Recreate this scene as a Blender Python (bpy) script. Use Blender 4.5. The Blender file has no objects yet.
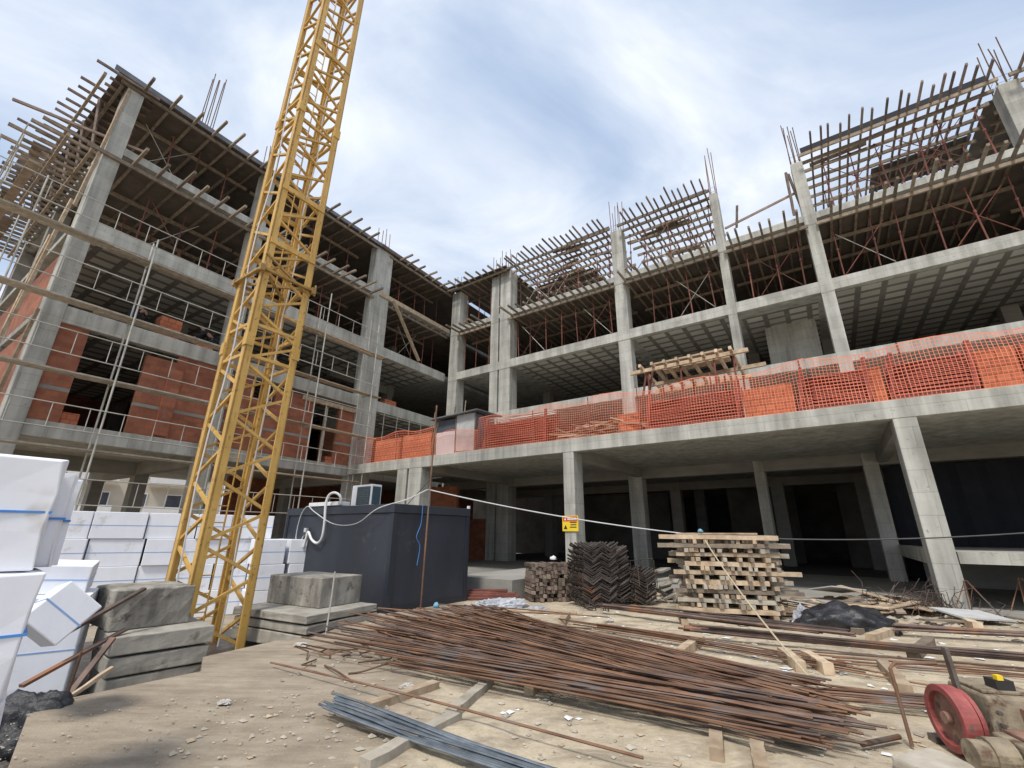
import bpy, math, random
from mathutils import Vector as V, Matrix as M
rnd = random.Random(11)
rad = math.radians
scn = bpy.context.scene
COL = scn.collection
Z = V((0, 0, 1))

# ------------------------------------------------------------------ materials
def newmat(name):
    m = bpy.data.materials.new(name); m.use_nodes = True
    nt = m.node_tree
    return m, nt, nt.nodes['Principled BSDF']

def N(nt, typ, **kw):
    n = nt.nodes.new(typ)
    for k, v in kw.items():
        if k in n.inputs: n.inputs[k].default_value = v
        else: setattr(n, k, v)
    return n

def ramp(nt, fac, stops):
    r = nt.nodes.new('ShaderNodeValToRGB')
    el = r.color_ramp.elements
    while len(el) < len(stops): el.new(0.5)
    for e, (p, c) in zip(el, stops):
        e.position = p; e.color = (c[0], c[1], c[2], 1) if len(c) == 3 else c
    nt.links.new(fac, r.inputs['Fac'])
    return r.outputs['Color']

def mixc(nt, fac, a, b, mode='MIX'):
    x = nt.nodes.new('ShaderNodeMix'); x.data_type = 'RGBA'; x.blend_type = mode
    for sock, val in ((x.inputs[0], fac), (x.inputs[6], a), (x.inputs[7], b)):
        if hasattr(val, 'node'): nt.links.new(val, sock)
        elif isinstance(val, (int, float)): sock.default_value = val
        else: sock.default_value = (*val, 1)
    return x.outputs[2]

def noise(nt, vec, scale, detail=5, rough=0.6, dist=0.0):
    n = N(nt, 'ShaderNodeTexNoise', Scale=scale, Detail=detail, Roughness=rough, Distortion=dist)
    nt.links.new(vec, n.inputs['Vector'])
    return n.outputs['Fac']

def mapping(nt, vec, sc):
    mp = nt.nodes.new('ShaderNodeMapping'); mp.inputs['Scale'].default_value = sc
    nt.links.new(vec, mp.inputs['Vector']); return mp.outputs['Vector']

def objco(nt):
    return nt.nodes.new('ShaderNodeTexCoord').outputs['Object']
def worldco(nt):
    return nt.nodes.new('ShaderNodeNewGeometry').outputs['Position']

def bump(nt, bsdf, h, strength=0.3, dist=0.02):
    b = N(nt, 'ShaderNodeBump', Strength=strength, Distance=dist)
    nt.links.new(h, b.inputs['Height']); nt.links.new(b.outputs['Normal'], bsdf.inputs['Normal'])

def mat_mottle(name, c1, c2, scale=3.0, rough=0.85, metal=0.0, bs=0.25, bd=0.01, rand=0.0, streak=None, co='world', stain=None, lo=0.3, hi=0.7):
    m, nt, b = newmat(name)
    vec = worldco(nt) if co == 'world' else objco(nt)
    f = noise(nt, vec, scale)
    c = ramp(nt, f, [(lo, c1), (hi, c2)])
    if streak:
        f2 = noise(nt, mapping(nt, vec, (streak[0], streak[0], streak[1])), 1.0, 4)
        c = mixc(nt, streak[2], c, ramp(nt, f2, [(0.35, [v * 0.6 for v in c1]), (0.65, c2)]))
    if stain:
        f3 = noise(nt, vec, stain[0], 3, 0.7)
        c = mixc(nt, ramp(nt, f3, [(stain[1], (0, 0, 0)), (stain[1] + .12, (1, 1, 1))]), c, stain[2])
    if rand:
        oi = nt.nodes.new('ShaderNodeObjectInfo')
        h = N(nt, 'ShaderNodeHueSaturation')
        mr = N(nt, 'ShaderNodeMapRange'); mr.inputs[3].default_value = 1 - rand; mr.inputs[4].default_value = 1 + rand
        nt.links.new(oi.outputs['Random'], mr.inputs[0]); nt.links.new(mr.outputs[0], h.inputs['Value'])
        nt.links.new(c, h.inputs['Color']); c = h.outputs['Color']
    nt.links.new(c, b.inputs['Base Color'])
    b.inputs['Roughness'].default_value = rough; b.inputs['Metallic'].default_value = metal
    if bs: bump(nt, b, noise(nt, vec, scale * 6, 6, 0.7), bs, bd)
    return m

MT = {}
MT['concrete'] = mat_mottle('concrete', (.29, .282, .245), (.54, .53, .475), 1.1, .9, streak=(3.0, .22, .45), bs=.4, bd=.015, stain=(.55, .60, (.30, .29, .255)))
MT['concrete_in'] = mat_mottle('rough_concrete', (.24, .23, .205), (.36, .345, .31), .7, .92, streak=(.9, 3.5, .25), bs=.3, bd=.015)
def mat_shuttered(name, c1, c2):
    m = mat_mottle(name, c1, c2, 1.1, .9, streak=(3.0, .22, .5), bs=.45, bd=.015, stain=(.55, .60, [v * .95 for v in c1]))
    nt = m.node_tree; b = nt.nodes['Principled BSDF']; old = b.inputs['Base Color'].links[0].from_socket
    g = objco(nt); sx = nt.nodes.new('ShaderNodeSeparateXYZ'); nt.links.new(g, sx.inputs[0])
    ad = N(nt, 'ShaderNodeMath', operation='ADD'); nt.links.new(sx.outputs[0], ad.inputs[0]); nt.links.new(sx.outputs[1], ad.inputs[1])
    cb = nt.nodes.new('ShaderNodeCombineXYZ'); nt.links.new(ad.outputs[0], cb.inputs[0]); nt.links.new(sx.outputs[2], cb.inputs[1])
    t = N(nt, 'ShaderNodeTexBrick', Scale=1.0); t.inputs['Brick Width'].default_value = 2.1; t.inputs['Row Height'].default_value = .52; t.inputs['Mortar Size'].default_value = .012; t.inputs['Mortar Smooth'].default_value = .6
    t.inputs['Color1'].default_value = (1, 1, 1, 1); t.inputs['Color2'].default_value = (.84, .84, .83, 1); t.inputs['Mortar'].default_value = (.66, .65, .62, 1)
    nt.links.new(cb.outputs[0], t.inputs['Vector'])
    c = mixc(nt, .8, old, t.outputs['Color'], 'MULTIPLY')
    pits = noise(nt, g, 9, 3, .5)
    c = mixc(nt, ramp(nt, pits, [(.66, (0, 0, 0)), (.72, (.6, .6, .6))]), c, (.17, .165, .145))
    drip = noise(nt, mapping(nt, g, (5, 5, .35)), 1.0, 4, .7)
    c = mixc(nt, ramp(nt, drip, [(.60, (0, 0, 0)), (.72, (.45, .45, .45))]), c, (.20, .19, .165))
    nt.links.new(c, b.inputs['Base Color'])
    return m
MT['concrete'] = mat_shuttered('cast_concrete', (.33, .322, .285), (.60, .59, .535))
MT['ballast'] = mat_mottle('weathered_concrete', (.16, .145, .12), (.40, .375, .325), 2.6, .95, streak=(5, .8, .5), bs=.7, bd=.02, stain=(5.0, .58, (.11, .10, .085)))
MT['slabblock'] = mat_mottle('pale_cast_concrete', (.27, .25, .21), (.43, .40, .345), 2.2, .95, streak=(4, 1.2, .4), bs=.5, bd=.015, stain=(3.0, .60, (.17, .155, .13)))
MT['wood'] = mat_mottle('sawn_timber', (.33, .235, .15), (.58, .46, .325), 6, .85, rand=.28, bs=.3, bd=.004)
MT['wood_pale'] = mat_mottle('silvered_timber', (.30, .26, .20), (.50, .45, .37), 5, .9, rand=.18, bs=.4, bd=.005, stain=(7, .6, (.2, .165, .12)))
MT['wood_old'] = mat_mottle('weathered_timber', (.15, .115, .085), (.31, .25, .185), 5, .9, rand=.35, bs=.3, bd=.004)
MT['wood_dark'] = mat_mottle('dark_shuttering_timber', (.13, .095, .08), (.27, .20, .16), 4, .9, rand=.4, bs=.2, bd=.004)
MT['ply'] = mat_mottle('shuttering_plywood', (.075, .058, .045), (.14, .11, .085), 1.5, .85)
MT['ply_grey'] = mat_mottle('grey_shutter_board', (.10, .105, .12), (.20, .205, .22), 2, .8)
MT['rebar'] = mat_mottle('rusty_steel_bar', (.095, .05, .034), (.27, .15, .088), 2.2, .75, .35, rand=.38, bs=.4, bd=.004, stain=(1.1, .56, (.16, .135, .125)))
MT['rebar_brown'] = mat_mottle('weathered_steel_bar', (.075, .05, .042), (.21, .15, .125), 2.6, .7, .4, rand=.4, bs=.4, bd=.004, stain=(1.3, .56, (.26, .12, .06)))
MT['rebar_grey'] = mat_mottle('new_grey_steel_bar', (.12, .14, .16), (.24, .27, .30), 6, .5, .6, rand=.2, bs=.3, bd=.003)
MT['rebar_dark'] = mat_mottle('dark_bent_steel', (.045, .038, .034), (.13, .105, .09), 5, .6, .45, rand=.4, bs=.3, bd=.003, stain=(2.0, .60, (.17, .085, .05)))
MT['prop'] = mat_mottle('red_oxide_steel', (.13, .045, .035), (.27, .095, .068), 3, .7, .1, rand=.3, bs=.1, bd=.003)
MT['scaf'] = mat_mottle('galvanised_tube', (.36, .34, .29), (.55, .53, .47), 3, .6, .2, rand=.15, bs=.1, bd=.003)
MT['yellow'] = mat_mottle('yellow_crane_paint', (.50, .29, .06), (.69, .43, .115), 1.6, .5, 0, streak=(6, .6, .3), bs=.2, bd=.004, stain=(13.0, .60, (.20, .10, .04)))
MT['yellow_dirty'] = mat_mottle('greasy_yellow_paint', (.22, .13, .04), (.46, .28, .07), 5, .6, 0, bs=.2, bd=.004)
MT['eps'] = mat_mottle('white_foam', (.76, .77, .82), (.84, .85, .89), 1.2, .95, bs=.35, bd=.006, stain=(2.6, .60, (.60, .58, .56)), streak=(4, 1.2, .12))
MT['strap'] = mat_mottle('blue_strap', (.05, .20, .55), (.08, .28, .66), 5, .4, bs=0)
MT['strap_pale'] = mat_mottle('pale_blue_strap', (.20, .36, .66), (.28, .45, .74), 5, .4, bs=0)
MT['concrete_shade'] = mat_mottle('shade_toned_concrete', (.075, .07, .06), (.15, .14, .12), .9, .95, bs=.3)  # shaded copy of the concrete: interior darkness put into the base colour
MT['navy'] = mat_mottle('dark_blue_grey_cladding', (.024, .029, .040), (.036, .042, .056), .8, .5, 0, streak=(2, .4, .3), bs=.08, bd=.006, stain=(3.0, .62, (.06, .06, .062)))
MT['navy_trim'] = mat_mottle('dark_trim_paint', (.016, .020, .029), (.025, .030, .041), 2, .45, bs=0)
MT['white'] = mat_mottle('white_paint', (.70, .70, .70), (.80, .80, .79), 3, .45, bs=0)
MT['acdark'] = mat_mottle('fan_grille', (.025, .055, .07), (.05, .09, .11), 8, .5, bs=0)
MT['cable_white'] = mat_mottle('pale_cable', (.55, .55, .55), (.68, .68, .67), 3, .6, bs=0)
MT['cable_dark'] = mat_mottle('dark_cable', (.03, .03, .03), (.06, .06, .06), 3, .6, bs=0)
MT['rope'] = mat_mottle('jute_rope', (.42, .34, .22), (.58, .49, .34), 30, .9, bs=.3, bd=.003)
MT['red'] = mat_mottle('worn_red_paint', (.21, .045, .04), (.38, .095, .085), 9, .65, .0, bs=.3, bd=.004, stain=(14, .55, (.17, .10, .075)))
MT['rust_plate'] = mat_mottle('rusty_plate', (.17, .085, .06), (.34, .20, .145), 9, .8, .1, bs=.3, bd=.004)
MT['navy_board_shade'] = mat_mottle('dark_navy_board_and_shade', (.007, .009, .014), (.014, .017, .025), 2, .8, bs=.3)  # navy of the roof edge board, also used for the added shade sheet
MT['machine'] = mat_mottle('dusty_machine_casing', (.17, .13, .085), (.36, .30, .21), 8, .8, .1, bs=.5, bd=.008, stain=(9, .54, (.12, .07, .045)))
MT['steel'] = mat_mottle('bare_steel', (.13, .11, .095), (.27, .24, .21), 8, .5, .7, bs=.2, bd=.004)
MT['black_plastic'] = mat_mottle('black_plastic_sheet', (.012, .012, .014), (.03, .03, .033), 4, .28, bs=.6, bd=.02)
MT['grey_plastic'] = mat_mottle('grey_plastic_sheet', (.24, .25, .28), (.52, .53, .56), 5, .4, bs=.6, bd=.02)
MT['crate_red'] = mat_mottle('red_painted_tube', (.24, .05, .035), (.42, .10, .07), 4, .6, .1, rand=.25, bs=.1, bd=.003)
MT['netpost'] = MT['scaf']
MT['net'] = mat_mottle('orange_mesh', (.78, .17, .09), (.88, .27, .15), 2, .7, bs=0)
MT['sheetwhite'] = mat_mottle('pale_sheet_metal', (.55, .56, .57), (.66, .67, .67), 2, .6, bs=.1)
MT['board_grey'] = mat_mottle('pale_grey_board', (.40, .40, .39), (.56, .56, .55), 3, .7, bs=.1)
MT['skin'] = mat_mottle('skin', (.36, .21, .14), (.42, .25, .17), 9, .6, bs=0)
MT['navy_cloth'] = mat_mottle('dark_work_clothes', (.012, .014, .022), (.03, .034, .045), 9, .9, bs=.2)
MT['sign_yellow'] = mat_mottle('yellow_sign', (.80, .55, .02), (.85, .60, .03), 4, .5, bs=0)
MT['sign_red'] = mat_mottle('red_sign', (.55, .05, .03), (.62, .08, .04), 4, .5, bs=0)
MT['black_ink'] = mat_mottle('black_ink', (.02, .02, .02), (.03, .03, .03), 4, .5, bs=0)
MT['stone'] = mat_mottle('rubble_stone', (.26, .22, .17), (.52, .47, .39), 3, .95, bs=.4, bd=.01)
MT['plaster'] = mat_mottle('dirty_plaster', (.34, .32, .28), (.58, .56, .52), 9, .9, bs=.4, bd=.006)
MT['dark_earth'] = mat_mottle('damp_dark_earth', (.045, .04, .036), (.15, .135, .12), 1.6, .95, bs=.9, bd=.05)
MT['paper'] = mat_mottle('pale_litter', (.60, .60, .58), (.78, .78, .76), 6, .8, bs=0)
MT['blue_plastic'] = mat_mottle('blue_plastic', (.10, .26, .36), (.2, .4, .5), 6, .3, bs=0)
MT['facade_far'] = mat_mottle('pale_render', (.46, .42, .34), (.58, .54, .45), .5, .9, bs=0)
MT['glass_far'] = mat_mottle('dark_window', (.05, .06, .08), (.10, .11, .13), 1, .2, bs=0)

def mat_brick(name, c1, c2, mortar, sc, bw=.5, bh=.25, ms=.012, rand=0):
    m, nt, b = newmat(name)
    g = nt.nodes.new('ShaderNodeTexCoord')
    sx = nt.nodes.new('ShaderNodeSeparateXYZ'); nt.links.new(g.outputs['Object'], sx.inputs[0])
    ad = N(nt, 'ShaderNodeMath', operation='ADD'); nt.links.new(sx.outputs[0], ad.inputs[0]); nt.links.new(sx.outputs[1], ad.inputs[1])
    cb = nt.nodes.new('ShaderNodeCombineXYZ'); nt.links.new(ad.outputs[0], cb.inputs[0]); nt.links.new(sx.outputs[2], cb.inputs[1])
    t = N(nt, 'ShaderNodeTexBrick', Scale=sc); t.inputs['Color1'].default_value = (*c1, 1); t.inputs['Color2'].default_value = (*c2, 1)
    t.inputs['Mortar'].default_value = (*mortar, 1); t.inputs['Mortar Size'].default_value = ms; t.inputs['Brick Width'].default_value = bw; t.inputs['Row Height'].default_value = bh
    nt.links.new(cb.outputs[0], t.inputs['Vector'])
    f = noise(nt, g.outputs['Object'], 1.3, 5)
    c = mixc(nt, .42, t.outputs['Color'], ramp(nt, f, [(.3, [v * .4 for v in c1]), (.7, c2)]))
    g2 = noise(nt, g.outputs['Object'], 2.1, 6, .7)
    c = mixc(nt, ramp(nt, g2, [(.58, (0, 0, 0)), (.70, (.55, .55, .55))]), c, [v * .8 + .08 for v in mortar])
    nt.links.new(c, b.inputs['Base Color']); b.inputs['Roughness'].default_value = .9
    bump(nt, b, t.outputs['Fac'], -.3, .01)
    return m
MT['brick'] = mat_brick('hollow_clay_brick', (.28, .085, .048), (.46, .165, .085), (.21, .14, .10), 1.0, .33, .19, .016)
MT['brick_new'] = mat_brick('new_clay_brick', (.50, .15, .075), (.66, .23, .11), (.24, .075, .04), 1.0, .25, .19, .018)

def mat_soffit():
    m, nt, b = newmat('ribbed_block_soffit')
    v = objco(nt)
    t = N(nt, 'ShaderNodeTexBrick', Scale=1.0, offset=0.0)
    t.inputs['Color1'].default_value = (.72, .69, .62, 1); t.inputs['Color2'].default_value = (.52, .49, .43, 1)
    t.inputs['Mortar'].default_value = (.17, .16, .14, 1); t.inputs['Mortar Size'].default_value = .13
    t.inputs['Mortar Smooth'].default_value = .25
    t.inputs['Brick Width'].default_value = .92; t.inputs['Row Height'].default_value = .72
    nt.links.new(v, t.inputs['Vector'])
    c = mixc(nt, .3, t.outputs['Color'], ramp(nt, noise(nt, v, 1.4, 4), [(.3, (.13, .12, .105)), (.7, (.42, .40, .35))]))
    nt.links.new(c, b.inputs['Base Color']); b.inputs['Roughness'].default_value = .95
    return m
MT['soffit'] = mat_soffit()

def mat_ground():
    m, nt, b = newmat('sandy_site_ground')
    v = worldco(nt)
    big = noise(nt, v, .45, 6, .65)
    c = ramp(nt, big, [(.3, (.32, .255, .17)), (.5, (.52, .43, .295)), (.7, (.63, .54, .39))])
    fine = noise(nt, v, 7, 8, .75)
    c = mixc(nt, .45, c, ramp(nt, fine, [(.3, (.22, .18, .13)), (.62, (.58, .50, .385))]))
    st = noise(nt, mapping(nt, v, (.9, 2.2, 1)), 1.3, 5, .7, .6)
    c = mixc(nt, ramp(nt, st, [(.48, (0, 0, 0)), (.66, (.75, .75, .75))]), c, (.22, .175, .125))
    dp = noise(nt, v, .6, 5, .6, .8)
    c = mixc(nt, ramp(nt, dp, [(.55, (0, 0, 0)), (.66, (.55, .55, .55))]), c, (.24, .185, .125))
    wt = noise(nt, v, 2.3, 6, .7)
    c = mixc(nt, ramp(nt, wt, [(.62, (0, 0, 0)), (.7, (.6, .6, .6))]), c, (.58, .54, .47))
    sp = nt.nodes.new('ShaderNodeSeparateXYZ'); nt.links.new(v, sp.inputs[0])
    wob = N(nt, 'ShaderNodeMath', operation='MULTIPLY_ADD'); nt.links.new(noise(nt, v, .8, 6, .7), wob.inputs[0]); wob.inputs[1].default_value = 2.6; nt.links.new(sp.outputs[0], wob.inputs[2])
    brush = noise(nt, mapping(nt, v, (1.4, 8, 1)), 1.0, 5, .65)
    slab = mixc(nt, .5, ramp(nt, brush, [(.35, (.20, .16, .115)), (.65, (.40, .335, .25))]), ramp(nt, noise(nt, v, 1.1, 6, .7), [(.35, (.20, .155, .11)), (.62, (.42, .35, .265))]))
    c = mixc(nt, ramp(nt, wob.outputs[0], [(.0, (1, 1, 1)), (.5, (0, 0, 0))]), c, slab)
    nt.links.new(c, b.inputs['Base Color']); b.inputs['Roughness'].default_value = .95
    bump(nt, b, mixc(nt, .5, fine, noise(nt, v, 28, 5, .7)), .6, .03)
    return m
MT['ground'] = mat_ground()
MT['yardslab'] = mat_mottle('dusty_cast_slab', (.235, .19, .14), (.415, .35, .27), 1.1, .95, bs=.5, bd=.02, streak=(.5, 6, .3), stain=(2.4, .57, (.20, .16, .12)), lo=.35, hi=.62)

# ------------------------------------------------------------------ mesh helpers
class MB:
    def __init__(s): s.v = []; s.f = []
    def add(s, vs, fs):
        o = len(s.v); s.v += [tuple(p) for p in vs]; s.f += [tuple(i + o for i in f) for f in fs]; return s
    def abox(s, x0, x1, y0, y1, z0, z1):
        x0, x1 = min(x0, x1), max(x0, x1)
        return s.add([(x0, y0, z0), (x1, y0, z0), (x1, y1, z0), (x0, y1, z0), (x0, y0, z1), (x1, y0, z1), (x1, y1, z1), (x0, y1, z1)],
                     [(0, 3, 2, 1), (4, 5, 6, 7), (0, 1, 5, 4), (1, 2, 6, 5), (2, 3, 7, 6), (3, 0, 4, 7)])
    def beam(s, a, b, w, h, up=Z):
        a = V(a); b = V(b); d = (b - a).normalized()
        if abs(d.dot(up)) > .99: up = V((1, 0, 0))
        y = up.cross(d).normalized() * (w / 2); u = d.cross(y).normalized() * (h / 2)
        p = []
        for q in (a, b): p += [q - y - u, q + y - u, q + y + u, q - y + u]
        return s.add(p, [(0, 3, 2, 1), (4, 5, 6, 7), (0, 1, 5, 4), (1, 2, 6, 5), (2, 3, 7, 6), (3, 0, 4, 7)])
    def tube(s, pts, r, n=8, cap=True):
        pts = [V(p) for p in pts]; rs = r if isinstance(r, (list, tuple)) else [r] * len(pts)
        vs = []; fs = []; prev = None
        for i, p in enumerate(pts):
            d = (pts[min(i + 1, len(pts) - 1)] - pts[max(i - 1, 0)]).normalized()
            if prev is None:
                y = (Z if abs(d.z) < .95 else V((1, 0, 0))).cross(d).normalized()
            else:
                y = (prev - d * prev.dot(d)).normalized()
            prev = y; u = d.cross(y)
            vs += [p + (y * math.cos(2 * math.pi * k / n) + u * math.sin(2 * math.pi * k / n)) * rs[i] for k in range(n)]
        for i in range(len(pts) - 1):
            fs += [(i * n + k, i * n + (k + 1) % n, (i + 1) * n + (k + 1) % n, (i + 1) * n + k) for k in range(n)]
        if cap:
            fs.append(tuple(range(n - 1, -1, -1))); fs.append(tuple((len(pts) - 1) * n + k for k in range(n)))
        return s.add(vs, fs)
    def disc(s, c, axis, r, th, n=32, r0=0.0):
        c = V(c); a = V(axis).normalized(); y = (Z.cross(a)).normalized(); u = a.cross(y)
        rr = [(r0, -th / 2), (r, -th / 2), (r, th / 2), (r0, th / 2)]
        vs = []
        for k in range(n):
            t = 2 * math.pi * k / n; d = y * math.cos(t) + u * math.sin(t)
            vs += [c + d * q + a * w for q, w in rr]
        fs = []
        for k in range(n):
            i = 4 * k; j = 4 * ((k + 1) % n)
            for e in range(4):
                if r0 == 0 and e == 3: continue
                fs.append((i + e, i + (e + 1) % 4, j + (e + 1) % 4, j + e))
        return s.add(vs, fs)
    def prism(s, poly, z0, z1):
        n = len(poly)
        vs = [(x, y, z0) for x, y in poly] + [(x, y, z1) for x, y in poly]
        return s.add(vs, [tuple(range(n - 1, -1, -1)), tuple(range(n, 2 * n))] + [(i, (i + 1) % n, n + (i + 1) % n, n + i) for i in range(n)])
    def mesh(s, name, mat, smooth=False):
        me = bpy.data.meshes.new(name); me.from_pydata(s.v, [], s.f); me.update()
        me.materials.append(MT[mat])
        if smooth: me.polygons.foreach_set('use_smooth', [True] * len(me.polygons))
        return me

def link(name, data, parent=None):
    o = bpy.data.objects.new(name, data); COL.objects.link(o)
    if parent: o.parent = parent
    return o
def obj(name, mb, mat, parent=None, smooth=False, bevel=0):
    o = link(name, mb.mesh(name, mat, smooth), parent)
    if bevel:
        b = o.modifiers.new('bev', 'BEVEL'); b.width = bevel; b.segments = 2; b.limit_method = 'ANGLE'
    return o
def tag(o, label=None, cat=None, group=None, kind=None):
    if label: o['label'] = label
    if cat: o['category'] = cat
    if group: o['group'] = group
    if kind: o['kind'] = kind
    return o
def empty(name, loc=(0, 0, 0), rz=0):
    o = link(name, None); o.location = loc; o.rotation_euler.z = rz; o.empty_display_size = .2; return o
def frame(a, d, up=Z):
    x = V(d).normalized()
    if abs(x.dot(up)) > .99: up = V((1, 0, 0))
    y = up.cross(x).normalized(); z = x.cross(y)
    m = M.Identity(4)
    for i in range(3): m[i][0] = x[i]; m[i][1] = y[i]; m[i][2] = z[i]; m[i][3] = a[i]
    return m
def stick(name, me, a, b, label, cat, group, sy=1, sz=1, up=Z):
    a = V(a); b = V(b)
    o = link(name, me); o.matrix_world = frame(a, b - a, up) @ M.Diagonal(((b - a).length, sy, sz, 1))
    return tag(o, label, cat, group)
def unit_bar(name, w, h, mat):
    return MB().abox(0, 1, -w / 2, w / 2, -h / 2, h / 2).mesh(name, mat)
def rough_bar(name, w, h, mat, seed):
    q = random.Random(seed); m = MB(); k = 6; vs = []; fs = []
    for i in range(k + 1):
        dy = q.uniform(-.006, .006); dz = q.uniform(-.004, .004)
        for y, z in ((-w / 2, -h / 2), (w / 2, -h / 2), (w / 2, h / 2), (-w / 2, h / 2)):
            vs.append((i / k, y + dy + q.uniform(-.003, .003), z + dz + q.uniform(-.003, .003)))
    for i in range(k):
        for e in range(4): fs.append((4 * i + e, 4 * i + (e + 1) % 4, 4 * i + 4 + (e + 1) % 4, 4 * i + 4 + e))
    fs += [(3, 2, 1, 0), (4 * k, 4 * k + 1, 4 * k + 2, 4 * k + 3)]
    return m.add(vs, fs).mesh(name, mat)

# ------------------------------------------------------------------ the two wings' directions
YA, YB = rad(34.9), rad(56.8)
dR = V((-math.cos(YA), math.sin(YA), 0)); nR = V((math.sin(YA), math.cos(YA), 0))
dL = V((math.cos(YB), math.sin(YB), 0)); nL = V((-math.sin(YB), math.cos(YB), 0))
def RW(s, n, z=0): return dR * s + nR * n + Z * z
def LW(s, n, z=0): return dL * s + nL * n + Z * z
S1, S2, S3, S4, S5 = 4.87, 8.8, 12.2, 15.7, 18.9
NT, NF, NFL = 14.25, 21.6, 20.06          # terrace edge, right facade, left facade

# ------------------------------------------------------------------ ground
big = MB(); big.add([(-3000, -3000, -.36), (3000, -3000, -.36), (3000, 3000, -.36), (-3000, 3000, -.36)], [(0, 1, 2, 3)])
tag(obj('ground', big, 'ground'), kind='structure')
yard = [(-4.55, 4.99), (-3.69, 6.14), (-4.08, 6.76), (-3.60, 7.72), (-3.15, 8.0), (-2.75, 10.2), (-1.15, 12.4), (-2.2, 16.0), (-9.0, 22.2), (-3, 30), (60, 30), (60, -20), (2.0, -20), (-1.2, 1.2)]
tag(obj('yard_ground', MB().prism(yard, -1.2, 0), 'ground'), kind='structure')
tag(obj('pit_earth', MB().prism([(-9, 3), (-3.4, 1), (-3.0, 3.6), (-4.6, 5.4), (-4.2, 8.6), (-5.6, 10.6), (-8, 9)], -.9, -.352), 'dark_earth'), kind='structure')
ap = [RW(6.95, 10.05), RW(9.0, 10.05), RW(9.0, NT + .1), RW(6.95, NT + .1)]
tag(obj('apron_slab', MB().prism([(p.x, p.y) for p in ap][::-1], .001, .47), 'concrete_in'), kind='structure')

from mathutils import noise as mn
mb = MB(); nx, ny = 150, 110; vs = []; fs = []
for j in range(ny + 1):
    for i in range(nx + 1):
        x = -2.3 + 13.5 * i / nx; y = 3.0 + 10.5 * j / ny
        h = .034 * mn.noise(V((x * .9, y * .9, 1.3))) + .022 * mn.noise(V((x * 2.7, y * 2.7, 5.1))) + .010 * mn.noise(V((x * 8, y * 8, 2.2))) - .004
        e = min(1, (x + 2.3) / .6, (11.2 - x) / .6, (13.5 - y) / .6, (y - 3.0) / .3)
        vs.append((x, y, h * max(e, 0) - .03 * (1 - max(e, 0))))
for j in range(ny):
    for i in range(nx):
        k = j * (nx + 1) + i; fs.append((k, k + 1, k + nx + 2, k + nx + 1))
o = obj('ground_dust', mb.add(vs, fs), 'ground', smooth=True); o['kind'] = 'structure'
# ------------------------------------------------------------------ right wing
S0R = 7.45
rw = empty('concrete_building', RW(S0R, NF, 0), -YA)
tag(rw, 'right wing of the unfinished concrete frame building with terrace over the open ground floor', 'building')
def rbox(mb, s0, s1, n0, n1, z0, z1): return mb.abox(-(s1 - S0R), -(s0 - S0R), n0 - NF, n1 - NF, z0, z1)
SR0, SR1 = -15, 20.35
def rpart(name, mat, boxes, bevel=0):
    mb = MB()
    for b in boxes: rbox(mb, *b)
    return obj(name, mb, mat, rw, bevel=bevel)
rpart('floor', 'concrete_in', [(SR0 - 1, SR1, NT + .12, 23, .002, .12)])
rpart('floor', 'concrete_shade', [(SR0 - 1, SR1, 23.001, 39.8, .002, .12)])  # rear part of the floor: deep interior shade carried by its colour
rpart('terrace_slab', 'concrete', [(SR0, SR1, NT + .3, 40, 4.63, S1)])
rpart('edge_beam', 'concrete', [(SR0, SR1, NT, NT + .32, 4.40, S1 + .004)], .012)
for sp in (7.45, -1.9, 15.05, -9.4):
    rpart('cross_beam', 'concrete_in', [(sp - .16, sp + .16, NT + .33, NF - .02, 4.25, 4.64)])
rpart('cross_beam', 'concrete_in', [(SR0, SR1, NF + .02, NF + .42, 4.18, 4.64)])
rpart('cross_beam', 'concrete_in', [(SR0, SR1, 28.4, 28.8, 4.18, 4.64)])
rpart('floor_slab', 'concrete', [(SR0, 20.35, NF + .3, 36, 8.55, S2), (SR0, 20.35, NF, NF + .302, 8.36, S2 + .004)])
rpart('floor_slab', 'concrete', [(SR0, 20.35, NF + .3, 36, 11.93, S3), (SR0, 20.35, NF, NF + .302, 11.66, S3 + .004)], .012)
rpart('soffit', 'soffit', [(SR0, -1.9, NF + .31, 35.9, 11.88, 11.932), (-1.2, 2.0, NF + 1.5, 35.9, 11.88, 11.932), (2.5, 7.3, NF + .31, 35.9, 11.88, 11.932), (8, 15.4, NF + .31, 35.9, 11.88, 11.932)])
rpart('roof_slab', 'concrete', [(SR0, 20.35, NF, 36, 15.36, S4)], .012)
rpart('back_wall', 'concrete_shade', [(SR0, 34, 39.8, 40, -.3, 12)])
rpart('back_wall', 'brick', [(SR0, 34, 35.6, 35.9, S1, 8.54)])
rpart('back_wall', 'brick', [(SR0, 34, 35.6, 35.9, S2, 11.87)])
rpart('back_wall', 'brick', [(SR0, 34, 35.6, 35.9, S3, 15.35)])
rpart('end_wall', 'concrete_shade', [(SR0 - .3, SR0, NF + .3, 36, .12, 15.3)])
rpart('core_wall', 'concrete_shade', [(1.6, 5.2, 31.2, 31.5, .12, 4.6), (-3.2, -.4, 29.6, 29.9, .12, 4.2), (-.75, -.4, 29.9, 34, .12, 4.2)])  # ground-floor walls toned dark to stand in for interior shade
rpart('core_wall', 'concrete', [(-1.0, 1.2, NF + 3.2, NF + 3.5, S2, 11.9), (.9, 1.2, NF + 3.5, NF + 9, S2, 11.9)])
rpart('low_slab', 'concrete', [(-9, -2.15, NT + .1, NF, 1.05, 1.30)])
rpart('low_beam', 'concrete', [(-2.1, -1.75, NT + .72, NF - .02, .98, 1.33)])
rpart('low_wall', 'concrete_in', [(-15, -2.2, NF - 1, NF - .8, .02, 1.04)])
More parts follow.
